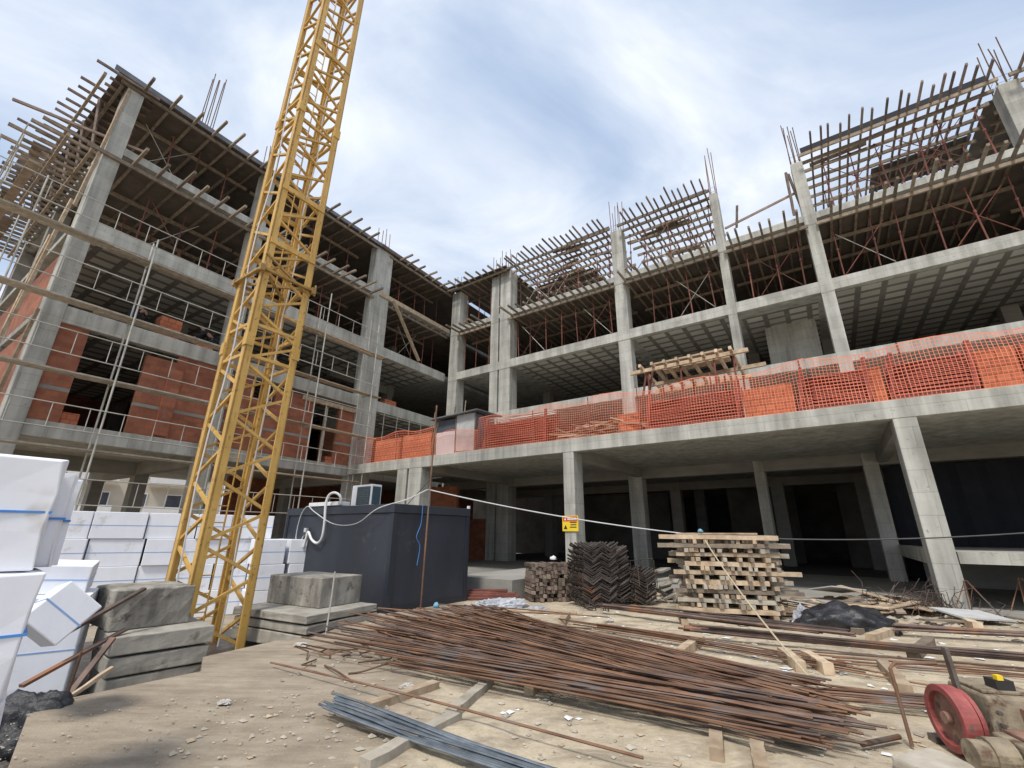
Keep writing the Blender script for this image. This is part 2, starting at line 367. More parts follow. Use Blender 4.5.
rpart('brick_wall', 'brick', [(17.0, 19.2, 21.7, 21.9, .12, 2.4)])
rpart('core_wall', 'concrete_shade', [(8.5, 15.0, 30, 30.2, .12, 4.2)])
rpart('brick_wall', 'brick', [(16.4, 20.2, 18.4, 18.6, .12, 4.0)])
def rebar_cluster(mb, cx, cy, w, d, z0, h, q):
    nx = 3 if w > .4 else 2
    for i in range(nx):
        for j in range(2):
            x = cx - w / 2 + .05 + (w - .1) * i / (nx - 1); y = cy - d / 2 + .05 + (d - .1) * j
            lx, ly = q.uniform(-.06, .06), q.uniform(-.06, .06)
            mb.tube([(x, y, z0), (x + lx * .3, y + ly * .3, z0 + h * .5), (x + lx, y + ly, z0 + h * q.uniform(.85, 1.15))], .021, 5)
    for k in range(2):
        zz = z0 + .18 + .3 * k
        a, b = w / 2 - .04, d / 2 - .04
        mb.tube([(cx - a, cy - b, zz), (cx + a, cy - b, zz), (cx + a, cy + b, zz), (cx - a, cy + b, zz), (cx - a, cy - b, zz)], .008, 4)
q = random.Random(5)
for (s0, s1, dep, z0, z1, rb) in ((19.75, 20.55, .8, .12, 18.6, 1.3), (16.22, 16.86, .8, .12, 18.7, 1.7), (15.25, 16.1, .8, .12, 18.8, 1.9), (7.3, 7.98, .6, .12, 18.75, 2.2),
                                  (2.04, 2.42, .75, .12, 18.75, 2.9), (-1.78, -1.3, .6, .12, 18.7, 2.5), (-9.0, -8.4, .7, .12, 18.7, 2.4)):
    c = rpart('column', 'concrete', [(s0, s1, NF - .025, NF + dep, z0, z1)], .015)
    mb = MB(); rebar_cluster(mb, -((s0 + s1) / 2 - S0R), dep / 2, s1 - s0, dep, z1 - .05, rb, q)
    obj('starter_bars', mb, 'rebar', c)
    for zz in (12.2, 15.7):
        mb = MB(); rbox(mb, s0 - .01, s1 + .01, NF - .032, NF - .02, zz - .62, zz - .55)
        obj('pour_joint', mb, 'concrete_in', c)
for s in (16.5, 7.6, 2.2, -1.5, -8.5):
    rpart('column', 'concrete_in', [(s - .3, s + .3, 28.3, 28.9, .12, 15.3)])
    rpart('column', 'concrete_in', [(s - .3, s + .3, 34.3, 34.9, .12, 15.3)])
for s0, s1 in ((7.24, 7.67), (-2.12, -1.66), (15.85, 16.5), (14.9, 15.72), (-9.6, -9.1)):
    rpart('pillar', 'concrete', [(s0, s1, NT + .012, NT + .72, -.1, 4.42)], .02)

# ------------------------------------------------------------------ left wing
S0L = 2.5
lw = empty('concrete_building', LW(S0L, NFL, 0), YB)
tag(lw, 'left wing of the unfinished concrete frame building with brick infill behind the crane', 'building')
def lbox(mb, s0, s1, n0, n1, z0, z1): return mb.abox(s0 - S0L, s1 - S0L, n0 - NFL, n1 - NFL, z0, z1)
def lpart(name, mat, boxes, bevel=0):
    mb = MB()
    for b in boxes: lbox(mb, *b)
    return obj(name, mb, mat, lw, bevel=bevel)
NB = 33.0
for z, t, bm in ((S1, .26, .52), (S2, .26, .60), (S3, .26, .58)):
    lpart('floor_slab', 'concrete', [(2.5, 36, NFL + .3, NB, z - t, z), (2.48, 22.0, NFL, NFL + .302, z - bm, z + .004)], .012)
lpart('roof_slab', 'concrete', [(2.5, 22.0, NFL, NB, S4 - .34, S4), (22.001, 36, NFL + .3, NB, S4 - .34, S4)], .012)
for z in (S3 - .26, S2 - .26):
    lpart('soffit', 'soffit', [(2.9, 15.6, NFL + .31, NB - .1, z - .05, z + .002), (16, 21.8, NFL + .31, NB - .1, z - .05, z + .002)])
lpart('cross_beam', 'concrete_in', [(2.9, 7.99, 26.4, 26.8, 4.0, S1 - .25)])
for s_ in (8.0, 15.4, 2.5): lpart('cross_beam', 'concrete_in', [(s_, s_ + .4, NFL + .31, NB, 4.05, S1 - .25)])
for z_ in (11.3, 7.9): lpart('cross_beam', 'concrete_in', [(16.4, 21.9, 25, 25.4, z_, z_ + .64)])
for s_ in (18.6, 21.2): lpart('column', 'concrete_in', [(s_, s_ + .5, 24.9, 25.5, S1, 15.3)])
for (s0, s1, dep, zt, rb) in ((2.46, 2.98, .75, 18.6, 0), (7.95, 8.5, .6, 18.6, 1.9), (15.05, 16.4, .5, 18.65, 1.6)):
    c = lpart('column', 'concrete', [(s0, s1, NFL - .025, NFL + dep, -.4, zt)], .015)
    if rb:
        mb = MB(); rebar_cluster(mb, (s0 + s1) / 2 - S0L, dep / 2, min(.7, s1 - s0), dep, zt - .05, rb, q); obj('starter_bars', mb, 'rebar', c)
mb = MB(); rebar_cluster(mb, 5.35 - S0L, .75, .55, .5, 18.8, 3.6, q); obj('starter_bars', mb, 'rebar', lw)
for s in (2.5, 8.0, 15.4):
    for n in (26.3, 32.2):
        lpart('column', 'concrete_in', [(s + .012, s + .55, n, n + .6, -.4, 15.3)])
lpart('brick_wall', 'brick', [(2.99, 3.75, NFL + .12, NFL + .32, S1, 8.2)])
lpart('brick_wall', 'brick', [(5.5, 6.5, NFL + .12, NFL + .32, S1, 7.9), (6.502, 7.94, NFL + .12, NFL + .32, S1, 8.2), (6.3, 6.75, NFL + .02, NFL + .119, S1 + .1, 7.6)])
lpart('brick_wall', 'brick', [(8.51, 9.6, NFL + .12, NFL + .32, S1, 8.2), (9.602, 10.6, NFL + .12, NFL + .32, S1, 7.3), (10.602, 12.6, NFL + .12, NFL + .32, S1, 8.0)])
lpart('brick_wall', 'brick', [(14.1, 15.04, NFL + .12, NFL + .32, S1, 7.75)])
for a_, b_ in ((2.992, 3.752), (5.498, 7.938), (8.512, 12.602), (14.098, 15.038)): lpart('bond_beam', 'concrete_in', [(a_, b_, NFL + .112, NFL + .325, 5.92, 6.04)])
lpart('window_post', 'wood_pale', [(13.3, 13.42, NFL + .13, NFL + .25, S1, 7.75)])
lpart('lintel', 'wood', [(11.9, 15.0, NFL - .03, NFL + .11, 7.76, 7.98)])
lpart('brick_wall', 'brick', [(2.52, 2.72, NFL + .76, 26.2, S1, 8.2), (2.52, 2.72, 27.0, NB, S1, 8.2), (2.52, 2.72, NFL + .76, 26.2, S2, 11.0), (2.52, 2.72, 27.0, NB, S2, 11.0)])
lpart('back_wall', 'brick', [(2.5, 4.6, NB - .25, NB - .02, S1, 8.5), (4.601, 36, NB - .25, NB - .02, 5.9, 8.5), (6.4, 36, NB - .25, NB - .02, S1, 5.9)])
lpart('back_wall', 'brick', [(2.5, 36, NB - .25, NB - .02, S2, 11.9)])
lpart('back_wall', 'brick', [(2.5, 36, NB - .25, NB - .02, S3, 15.3)])
lpart('back_wall', 'ply', [(2.5, 36, NB - .25, NB - .02, S4, 18.6)])
lpart('partition', 'brick', [(9, 9.2, NFL + 3, NB - .3, S1, 8.5), (16.4, 21.9, NFL + 5, NFL + 5.2, S1, 8.5)])
lpart('partition', 'brick', [(12.9, 36, 28, 28.2, -.3, 4.6)])

# ------------------------------------------------------------------ formwork: joists, bearers, decks, props
JW = [rough_bar('joist', .09, .11, 'wood_old', k) for k in range(3)]
JD = [rough_bar('joist_dark', .07, .10, 'wood_dark', k + 9) for k in range(3)]
JB = [rough_bar('bearer', .09, .15, 'wood_old', k + 19) for k in range(2)]
JN = [rough_bar('plank', .22, .045, 'wood', k + 29) for k in range(3)]
JO = [rough_bar('plank_old', .28, .05, 'wood_old', k + 39) for k in range(3)]
JP = [rough_bar('plank_pale', .27, .05, 'wood_pale', k + 49) for k in range(3)]
def joist(P, s, n0, n1, z, label, group, mes, dz=0, ds=0):
    stick('formwork_joist', rnd.choice(mes), P(s, n0, z), P(s + ds, n1, z + dz), label, 'timber joist', group)

def run(P, s0, s1, step, n0, n1, z, label, group, mes, jit=.35, cap=None):
    s = s0 + step * .4
    while s < s1:
        joist(P, s + rnd.uniform(-.08, .08), n0 - abs(rnd.gauss(0, jit)), n1 + rnd.uniform(-.2, .3), z + rnd.uniform(-.015, .015), label, group, mes, ds=rnd.uniform(-.06, .06))
        s += step * rnd.uniform(.85, 1.15)
def bearers(P, s0, s1, ns, z, label, group):
    for n in ns:
        stick('formwork_bearer', rnd.choice(JB), P(s0, n, z), P(s1, n, z + rnd.uniform(-.02, .02)), label, 'timber bearer', group)

# props share one mesh: outer tube, thinner inner tube, collar and end plates, drawn along +X with unit length
pm = MB()
pm.tube([(0.0, 0, 0), (.58, 0, 0)], .03, 7); pm.tube([(.58, 0, 0), (1, 0, 0)], .023, 7)
pm.tube([(.56, 0, 0), (.60, 0, 0)], .052, 7); pm.abox(0, .004, -.07, .07, -.07, .07); pm.abox(.996, 1, -.07, .07, -.07, .07)
PROP = pm.mesh('steel_prop', 'prop')
BRACE = MB().tube([(0, 0, 0), (1, 0, 0)], .019, 5).mesh('brace_tube', 'prop')
BRACE_W = MB().tube([(0, 0, 0), (1, 0, 0)], .018, 5).mesh('brace_tube_pale', 'scaf')
def prop(P, s, n, z0, z1, label, group):
    stick('steel_prop', PROP, P(s, n, z0), P(s + rnd.uniform(-.13, .13), n + rnd.uniform(-.06, .06), z1), label, 'steel prop', group)
def xbrace(P, s0, s1, n, z0, z1, label, group):
    for a, b in ((z0, z1), (z1, z0)):
        stick('brace_rod', rnd.choice((BRACE, BRACE_W)), P(s0, n, a), P(s1, n + .05, b), label, 'brace', group)

# right wing, under the roof slab
bays = [(16.95, 19.7), (8.05, 15.2), (2.5, 7.25), (-1.25, 2.0), (-8.15, -1.85), (-12, -8.8)]
for i, (a, b) in enumerate(bays):
    run(RW, a, b, .47, 20.3, 27.2, 15.11, 'timber joist poking out under the roof slab of the right wing', 'joists under the right roof slab', JW, .25)
    bearers(RW, a - .15, b + .15, (21.45, 23.2, 25.2), 14.975, 'long timber bearer under the joists below the right roof slab', 'bearers under the right roof slab')
    s = a + .35
    while s < b - .1:
        for n in (22.1, 24.6):
            prop(RW, s + rnd.uniform(-.15, .15), n, S3 + .003, 14.9, 'red steel prop standing on the third floor of the right wing', 'red props under the right roof slab')
        s += 1.1
    if i in (1, 2, 3, 4): xbrace(RW, a + .5, a + 2.2, 22.15, S3 + .3, 14.6, 'thin cross brace between red props on the third floor of the right wing', 'cross braces under the right roof slab')
    if i in (1, 4): xbrace(RW, b - 2.2, b - .5, 22.15, S3 + .3, 14.6, 'thin cross brace between red props on the third floor of the right wing', 'cross braces under the right roof slab')
dk = MB(); rbox(dk, SR0, 20.5, NF + .35, 30, 15.17, 15.358)
o = obj('shuttering_deck', dk, 'ply'); o.matrix_world = M.Translation(RW(S0R, NF, 0)) @ M.Rotation(-YA, 4, 'Z')
tag(o, 'dark plywood deck above the joists under the right roof slab', 'shuttering')

# right wing, topmost open grid of timber
gl = 'timber joist of the open roof grid on the right wing seen against the sky'
gg = 'joists of the open roof grid'
bl = 'long timber bearer of the open roof grid on the right wing'
bg = 'bearers of the open roof grid'
pl_ = 'red steel prop standing on the roof slab below the open timber grid'
pg = 'props under the open roof grid'
for (a, b, st) in ((8.05, 15.2, .35), (2.5, 7.2, .33), (-8.15, -1.85, .36), (-13, -8.85, .6)):
    run(RW, a, b, st, 20.3, 27.4, 18.82, gl, gg, JD, .22)
    bearers(RW, a - .2, b + .2, (21.2, 21.8, 22.5, 23.2, 23.9, 24.7, 25.6, 26.4), 18.70, bl, bg)
    s = a + .3
    while s < b:
        for n in (22.25, 24.55):
            prop(RW, s + rnd.uniform(-.2, .2), n, S4 + .003, 18.6, pl_, pg)
        s += 1.05
    for k in range(3):
        s = rnd.uniform(a, b - 2); xbrace(RW, s, s + 2, 22.3, S4 + .4, 18.4, 'thin cross brace below the open timber grid of the right wing', 'cross braces under the open roof grid')
def side_board(P, s0, s1, n, z0, z1, mat, label, th=.05):
    o = obj('edge_board', MB().beam(P(s0, n, (z0 + z1) / 2), P(s1, n, (z0 + z1) / 2), th, z1 - z0), mat)
    return tag(o, label, 'edge board')
side_board(RW, -8.2, -1.8, 21.5, 18.885, 19.32, 'navy_board_shade', 'dark edge board along the roof grid between the two rightmost columns')
side_board(RW, 2.5, 4.6, 21.5, 18.885, 19.10, 'ply_grey', 'short dark edge board on the middle roof grid beside the thin column')
side_board(RW, 8.0, 10.8, 21.5, 18.885, 19.15, 'ply', 'brown edge board on the roof grid left of the wide middle column')
side_board(RW, 15.4, 20.2, 21.3, 18.885, 19.1, 'ply', 'dark edge board on the roof deck at the inner corner of the building')
def deck(P0, rot, boxfn, args, mat, label):
    mb = MB(); boxfn(mb, *args); o = obj('shuttering_deck', mb, mat); o.matrix_world = M.Translation(P0) @ M.Rotation(rot, 4, 'Z')
    return tag(o, label, 'shuttering')
deck(RW(S0R, NF, 0), -YA, rbox, (15.3, 20.5, 21.0, 30, 18.83, 18.88), 'ply', 'dark plywood roof deck at the inner corner of the right wing')
deck(RW(S0R, NF, 0), -YA, rbox, (10.5, 15.2, 24.6, 26.5, 18.885, 18.92), 'ply', 'plywood sheets laid on the back of the open roof grid beside the double column')
deck(RW(S0R, NF, 0), -YA, rbox, (-13, -8.3, 22.6, 26.5, 18.885, 18.92), 'ply', 'plywood sheets on the roof grid at the far right column')
deck(RW(S0R, NF, 0), -YA, rbox, (-8.2, -4.6, 24.4, 26.4, 18.885, 18.92), 'ply', 'plywood sheets on the back of the rightmost open roof grid')
run(RW, 15.4, 20.3, .6, 20.5, 25, 18.77, 'timber joist under the roof deck at the inner corner of the building', 'joists at the inner corner', JW, .3)
bearers(RW, 15.3, 20.4, (21.2, 23.2), 18.64, 'timber bearer under the roof deck at the inner corner', 'bearers at the inner corner')
for s in (17.2, 18.3, 19.4):
    for n in (22, 24): prop(RW, s, n, S4 + .003, 18.56, 'red steel prop below the roof deck at the inner corner', 'props at the inner corner')
for k in range(26):
    a_, b_ = rnd.choice(((8.3, 15), (2.6, 7), (-8, -2)))
    sp = rnd.uniform(a_, b_ - 1.2); n_ = rnd.uniform(22, 26.5)
    stick('loose_board', rnd.choice(JN + JO), RW(sp, n_, 18.93), RW(sp + rnd.uniform(.8, 2.4), n_ + rnd.uniform(-.4, .4), 18.93 + rnd.uniform(0, .05)), 'loose board lying across the open roof grid of the right wing', 'board', 'loose boards on the open roof grid')
# loose sticks left in the empty bay
for a, b in (((1.9, 21.3, 16.2), (-1.6, 22.0, 17.4)), ((1.4, 21.4, 16.1), (1.2, 21.2, 17.2)), ((-1.0, 21.5, 15.8), (-1.05, 21.4, 18.2)), ((-1.4, 21.9, 15.8), (-1.15, 21.7, 18.3))):
    stick('loose_timber', rnd.choice(JD), RW(*a), RW(*b), 'loose dark timber left in the empty roof bay between two bare columns', 'timber', 'loose timbers in the empty roof bay')

# left wing joists
for (a, b) in ((3.1, 7.9), (8.6, 15.0)):
    run(LW, a, b, .70, 18.95, 25.5, 15.12, 'timber joist poking out under the roof slab of the left wing', 'joists under the left roof slab', JW, .28)
run(LW, 16.5, 21.8, .8, 20.1, 25, 15.12, 'timber joist under the roof slab at the inner end of the left wing', 'joists under the inner end of the left roof slab', JW, .05)
for (a, b) in ((2.0, 8.2), (8.3, 15.2)):
    bearers(LW, a, b, (19.95, 22.4, 24.6), 14.98, 'timber bearer below the joists of the left roof slab', 'bearers under the left roof slab')
bearers(LW, 15.9, 22, (20.1, 22.4), 14.98, 'timber bearer below the inner end of the left roof slab', 'bearers under the inner end of the left roof slab')
side_board(LW, 15.6, 22.1, 19.96, 15.34, 15.62, 'wood', 'pale timber edge board on the roof slab at the inner end of the left wing')
for (a, b) in ((2.6, 7.9), (8.6, 15.0), (16.5, 22)):
    run(LW, a, b, .80, 19.05, 27, 18.54, 'timber joist under the roof deck of the left wing', 'joists under the left roof deck', JW, .22)
    bearers(LW, a - .4, b + .1, (20.0, 21.9, 24.5), 18.42, 'timber bearer below the roof deck of the left wing', 'bearers under the left roof deck')
    s = a + .7
    while s < b - .2:
        for n in (21.2, 23.8):
            prop(LW, s + rnd.uniform(-.2, .2), n, S4 + .003, 18.34, 'red steel prop below the roof deck of the left wing', 'props under the left roof deck')
            prop(LW, s + rnd.uniform(-.2, .2), n, S3 + .003, 14.9, 'red steel prop below the roof slab of the left wing', 'props under the left roof slab')
        s += 1.15
    xbrace(LW, a + .9, a + 2.7, 21.3, S4 + .3, 18.2, 'thin cross brace below the roof deck of the left wing', 'cross braces under the left roof deck')
    xbrace(LW, a + 1.9, a + 3.7, 21.3, S3 + .3, 14.8, 'thin cross brace below the roof slab of the left wing', 'cross braces under the left roof slab')
deck(LW(S0L, NFL, 0), YB, lbox, (2.05, 36, 19.9, NB, 18.60, 18.66), 'ply', 'dark plywood roof deck covering the left wing')
deck(LW(S0L, NFL, 0), YB, lbox, (2.9, 30, NFL + .35, NB - .3, 15.18, 15.358), 'ply', 'dark plywood deck above the joists under the left roof slab')
side_board(LW, 1.9, 8.1, 19.87, 18.61, 18.84, 'ply_grey', 'grey edge board of the left roof deck above the outer bay')
side_board(LW, 8.12, 15.3, 19.87, 18.61, 18.82, 'ply_grey', 'grey edge board of the left roof deck behind the crane')
side_board(LW, 15.32, 22.3, 19.87, 18.61, 18.84, 'ply', 'brown edge board of the left roof deck near the inner corner')
# odd boards lying on the left roof deck
for k in range(9):
    s = 2.5 + k * 2.1 + rnd.uniform(-.5, .5)
    stick('loose_plank', rnd.choice(JO), LW(s, 19.95 + rnd.uniform(0, .5), 18.74), LW(s + rnd.uniform(.8, 2.2), 20.0 + rnd.uniform(0, .8), 18.8 + rnd.uniform(0, .25)), 'loose plank lying on the edge of the left roof deck', 'plank', 'planks on the left roof deck')
# end face of the left wing: joists sticking out to the side
n = 19.9; k = 0
while n < 33:
    lo = rnd.choice((1.0, 1.15, 1.25, .85, .4 if k % 4 == 0 else 1.1)) + max(0, 1.0 - (n - 19.9) * .4)
    stick('formwork_joist', rnd.choice(JD), LW(lo, n, 18.50 + rnd.uniform(-.03, .03)), LW(3.4, n + rnd.uniform(-.05, .05), 18.54), 'dark joist sticking out sideways under the roof deck at the outer end', 'timber joist', 'side joists at the left roof deck')
    n += .52 * rnd.uniform(.8, 1.2); k += 1
n = 20.2
while n < 33:
    stick('formwork_joist', rnd.choice(JW), LW(rnd.choice((.2, .5, .8, .6)), n, 15.2 + rnd.uniform(-.03, .03)), LW(2.6, n + rnd.uniform(-.05, .05), 15.22), 'joist sticking out sideways below the roof slab at the outer end', 'timber joist', 'side joists at the left roof slab')
    n += .42 * rnd.uniform(.8, 1.2)
for sx, z in ((1.75, 18.37), (2.3, 18.37), (1.5, 15.07), (2.2, 15.07)):
    stick('formwork_bearer', JB[0], LW(sx, 20.15, z), LW(sx, 33, z), 'long bearer under the side joists at the outer end', 'timber bearer', 'bearers at the outer end of the left wing')
for k in range(6):
    n = 21.5 + k * 1.9
    stick('shutter_strut', JD[k % 3], LW(2.35, n, 15.5), LW(2.0, n + .1, 18.3), 'slanting timber strut holding the side joists at the outer end', 'strut', 'struts at the outer end of the left wing')
for k in range(5):
    n = 22 + k * 2.3
    stick('side_plank', JO[k % 3], LW(1.0 + rnd.uniform(-.2, .2), n, 15.29), LW(1.1, n + 1.15, 15.29), 'plank laid on the side joists at the outer end', 'plank', 'planks on the side joists')
# the one long stick and the diagonal brace
stick('long_timber', JD[0], LW(.05, 21.2, 15.95), LW(3.6, 20.0, 15.95), 'longest timber poking far out to the side from the outer end of the left wing', 'timber', None)
stick('diagonal_brace', JN[0], LW(16.5, 19.7, 15.3), LW(19.3, 19.95, S3 + .05), 'slanting timber brace under the pale edge board near the inner corner', 'brace', None)

# ------------------------------------------------------------------ scaffold in front of the left wing
LIFTS = (1.75, 3.95, 6.28, 8.6, 10.95)
def scaffold_run(label, sA, sB, posts, nf, nb, zmax):
    root = empty('scaffold', LW(sA, nf, 0), 0); base = root.location
    def L(s, n, z): return LW(s, n, z) - base
    for s in posts:
        for n in (nf, nb):
            top = zmax + rnd.uniform(-.8, .4)
            obj('standard', MB().tube([L(s, n, -.36), L(s + rnd.uniform(-.06, .06), n, top)], .03, 7), 'scaf', root)
            if n == nf:
                for z in LIFTS:
                    if z < top: obj('transom', MB().tube([L(s, nf, z - .06), L(s, nb, z - .06)], .024, 6), 'scaf', root)
    for z in LIFTS:
        if z > zmax: continue
        for h in (.55, 1.3):
            obj('guard_rail', MB().tube([L(sA, nf - .03, z + h), L(sB, nf - .03, z + h + rnd.uniform(-.06, .06))], .018, 6), 'scaf', root)
        s = sA + .5
        while s < sB:
            obj('baluster', MB().tube([L(s, nf - .03, z + .55), L(s, nf - .03, z + 1.3)], .014, 5), 'scaf', root); s += .88
    tag(root, label, 'scaffold'); return root
NSF, NSB = 18.75, 19.45
scaffold_run('outer scaffold with pale guard rails in front of the first bay of the left wing', -.8, 8.0, (.2, 4.5, 7.9), NSF, NSB, 12.6)
scaffold_run('inner scaffold with pale guard rails between the crane and the wide column', 8.3, 15.3, (8.4, 11.7, 14.9), NSF, NSB, 12.9)
for z in LIFTS[1:]:
    for (a, b, w) in ((-1.2, 3.7, 'outer'), (3.5, 8.2, 'outer'), (8.4, 11.8, 'inner'), (11.6, 15.6, 'inner')):
        for k in range(2):
            stick('scaffold_plank', rnd.choice(JP if (w == 'outer' or k) else JN), LW(a + rnd.uniform(-.2, .1), 18.95 + .3 * k, z + rnd.uniform(0, .03)), LW(b + rnd.uniform(-.1, .3), 18.95 + .3 * k, z + rnd.uniform(0, .05) + .03 * k),
                  'long plank forming a walkway of the %s scaffold on the left wing' % w, 'plank', 'planks of the %s scaffold' % w)
rl = empty('guard_railing', LW(16.6, 19.9, S1)); base = rl.location.copy()
for sp in (16.8, 17.8, 18.8, 19.8):
    obj('post', MB().tube([LW(sp, 19.85, S1) - base, LW(sp + .03, 19.85, 8.1) - base], .022, 6), 'scaf', rl)
for z in (7.45, 8.0): obj('rail', MB().tube([LW(16.5, 19.82, z) - base, LW(20.1, 19.82, z + .05) - base], .016, 5), 'scaf', rl)
tag(rl, 'thin pale railing on posts above the left end of the terrace', 'railing')
# scaffold returning along the outer end
root = empty('scaffold', LW(1.2, 20.5, 0)); base = root.location
def L_(s, n, z): return LW(s, n, z) - base
for n in (20.8, 25.0, 30):
    for s in (.6, 1.5):
        obj('standard', MB().tube([L_(s, n, -.36), L_(s, n + .1, 15 + rnd.uniform(-1.5, 0))], .03, 6), 'scaf', root)
for z in LIFTS + (13.2,):
    for h in (.1, 1.0):
        obj('guard_rail', MB().tube([L_(.55, 19.4, z + h), L_(.55, 31, z + h)], .018, 5), 'scaf', root)
tag(root, 'scaffold returning along the outer end under the side joists', 'scaffold')
for z in LIFTS[2:] + (13.2,):
    for a, b in ((19.8, 25), (24.8, 31)):
        stick('scaffold_plank', rnd.choice(JO), LW(1.0, a, z), LW(1.0, b, z), 'plank of the scaffold along the outer end', 'plank', 'planks of the end scaffold', sy=.9)
for z0, z1, s in ((3.4, 8.4, 2.1), (8.0, 12.6, 1.9), (12.4, 18.2, 2.25), (5.5, 11.0, 1.75)):
    stick('leaning_board', JN[0], LW(s, 19.95, z0), LW(s + .25, 20.0, z1), 'pale board standing against the outer corner column of the left wing', 'board', 'boards on the outer corner column', sy=.5)

# ------------------------------------------------------------------ tower crane
az = rad(-33.4); A = V((math.sin(az), math.cos(az), 0)) * 9.25
ph = rad(22); ex = V((math.cos(az), -math.sin(az), 0)); ey = V((math.sin(az), math.cos(az), 0))
e1 = (ex * math.cos(ph) + ey * math.sin(ph)) * 1.035; e2 = (-ex * math.sin(ph) + ey * math.cos(ph)) * 1.035
cr = empty('tower_crane', A + Z * -.36); tag(cr, 'yellow lattice tower crane mast rising past the top of the picture', 'tower crane')
TILT = M.Rotation(rad(.42), 4, ey); cr.rotation_euler = TILT.to_euler()
CH = 26.0
P4 = [V((0, 0, 0)), e1, e1 + e2, e2]
ctr = (e1 + e2) / 2
for p in P4:
    i_ = (ctr - p); sx = e1 if i_.dot(e1) > 0 else -e1; sy = e2 if i_.dot(e2) > 0 else -e2
    mb = MB()   # an angle section: two flanges meeting at the outer corner
    mb.beam(p + sx * .065, p + sx * .065 + Z * CH, .014, .13, sx.cross(Z).cross(Z)) if False else None
    def flange(d, o_):
        a = p; c = [a, a + d * .135, a + d * .135 + o_ * .03, a + o_ * .03]
        mb.add([x for x in c] + [x + Z * CH for x in c], [(0, 3, 2, 1), (4, 5, 6, 7), (0, 1, 5, 4), (1, 2, 6, 5), (2, 3, 7, 6), (3, 0, 4, 7)])
    flange(sx, sy); flange(sy, sx)
    mb.beam(p + (sx + sy) * .068, p + (sx + sy) * .068 + Z * CH, .07, .07, sx)
    for zz in (5.45, 11.45, 17.45, 23.45):
        c0 = p + (sx + sy) * .05
        mb.beam(c0 + Z * (zz - .13), c0 + Z * (zz + .13), .145, .145, sx)
    obj('leg', mb, 'yellow', cr)
faces = [(0, 1), (3, 0), (1, 2), (2, 3)]
for fi, (i, j) in enumerate(faces):
    a, b = P4[i], P4[j]; d = (b - a).normalized(); inn = (ctr - (a + b) / 2).normalized() * .045
    a2, b2 = a + d * .04 + inn, b - d * .04 + inn
    mb = MB(); z = .12; k = 0; st = .55
    while z < CH - st:
        p0, p1 = (b2, a2) if (k % 2 == 0) else (a2, b2)
        mb.beam(p0 + Z * z, p1 + Z * (z + st - .05), .05, .05)
        g_ = d * (.05 if p0 is a2 else -.05)
        mb.beam(p0 + g_ + Z * (z - .1), p0 + g_ + Z * (z + .04), .012, .09, d.cross(Z))
        z += st; k += 1
    for zz in (5.5, 11.5, 17.5, 23.5):
        mb.beam(a2 + Z * (zz - .35), b2 + Z * (zz - .35), .06, .06); mb.beam(a2 + Z * (zz + .3), b2 + Z * (zz + .3), .06, .06)
    obj('lattice_bracing', mb, 'yellow', cr)
# ladder inside
mb = MB(); la = ctr + e2 * .25 - e1 * .05
for sgn in (-1, 1): mb.beam(la + e1 * .17 * sgn, la + e1 * .17 * sgn + Z * CH, .022, .022)
z = .3
while z < CH: mb.tube([la - e1 * .17 + Z * z, la + e1 * .17 + Z * z], .011, 5); z += .3
obj('ladder', mb, 'yellow', cr)
# rest platforms and the tie collar
for zz in (7.7, 9.1, 13.6, 19.5):
    for p, d in ((P4[0], e1), (P4[3], e1)):
        obj('tie_beam', MB().beam(p + Z * zz + d * .02, p + d * .98 + Z * zz, .05, .12), 'yellow', cr)
mb = MB()
for (i, j) in faces: mb.beam(P4[i] * 1.0 + (P4[i] - ctr) * .08 + Z * 6.98, P4[j] + (P4[j] - ctr) * .08 + Z * 6.98, .07, .05)
mb.beam(P4[0] + Z * 7.0, P4[2] + Z * 7.0, .05, .05); mb.beam(P4[1] + Z * 7.0, P4[3] + Z * 7.0, .05, .05)
for p in (P4[0], P4[1], P4[3]):
    c0 = p + (p - ctr) * .08 + Z * 6.98
    mb.beam(c0 - Z * .07, c0 + Z * .07, .09, .09, e1)
    mb.tube([c0 - Z * .1 + e1 * .04, c0 + Z * .16 + e1 * .04], .02, 6)
mb.beam(P4[0] + Z * 7.35, P4[1] + Z * 6.85, .045, .045); mb.beam(P4[0] + Z * 6.95, P4[1] + Z * 7.35 - e1 * .5, .045, .045)
obj('tie_collar', mb, 'yellow_dirty', cr)
obj('base_plate', MB().beam(P4[0] + ctr - ctr + Z * .03 - e1 * .1 + e2 * .5, P4[1] + e2 * .5 + e1 * .1 + Z * .03, 1.2, .06), 'steel', cr)
def tl(pts): return [A + Z * -.36 + TILT.to_3x3() @ (p - A + Z * .36) for p in pts]
# power cable hanging in the mast
tag(obj('crane_cable', MB().tube(tl([A + ctr + e1 * .3 + Z * (-.3 + .9 * k) + V((.03 * math.sin(k * 1.7), .03 * math.cos(k * 2.1), 0)) for k in range(26)]), .014, 5), 'cable_white'), 'pale cable hanging inside the yellow crane mast', 'cable')
tag(obj('crane_cable', MB().tube(tl([A + e2 * .55 - e1 * .02 + Z * (-.3 + .9 * k) + V((.03 * math.sin(k * 1.3), .03 * math.cos(k * 1.1), 0)) for k in range(16)]), .014, 5), 'cable_white'), 'pale cable hanging down the left face of the yellow crane mast', 'cable')

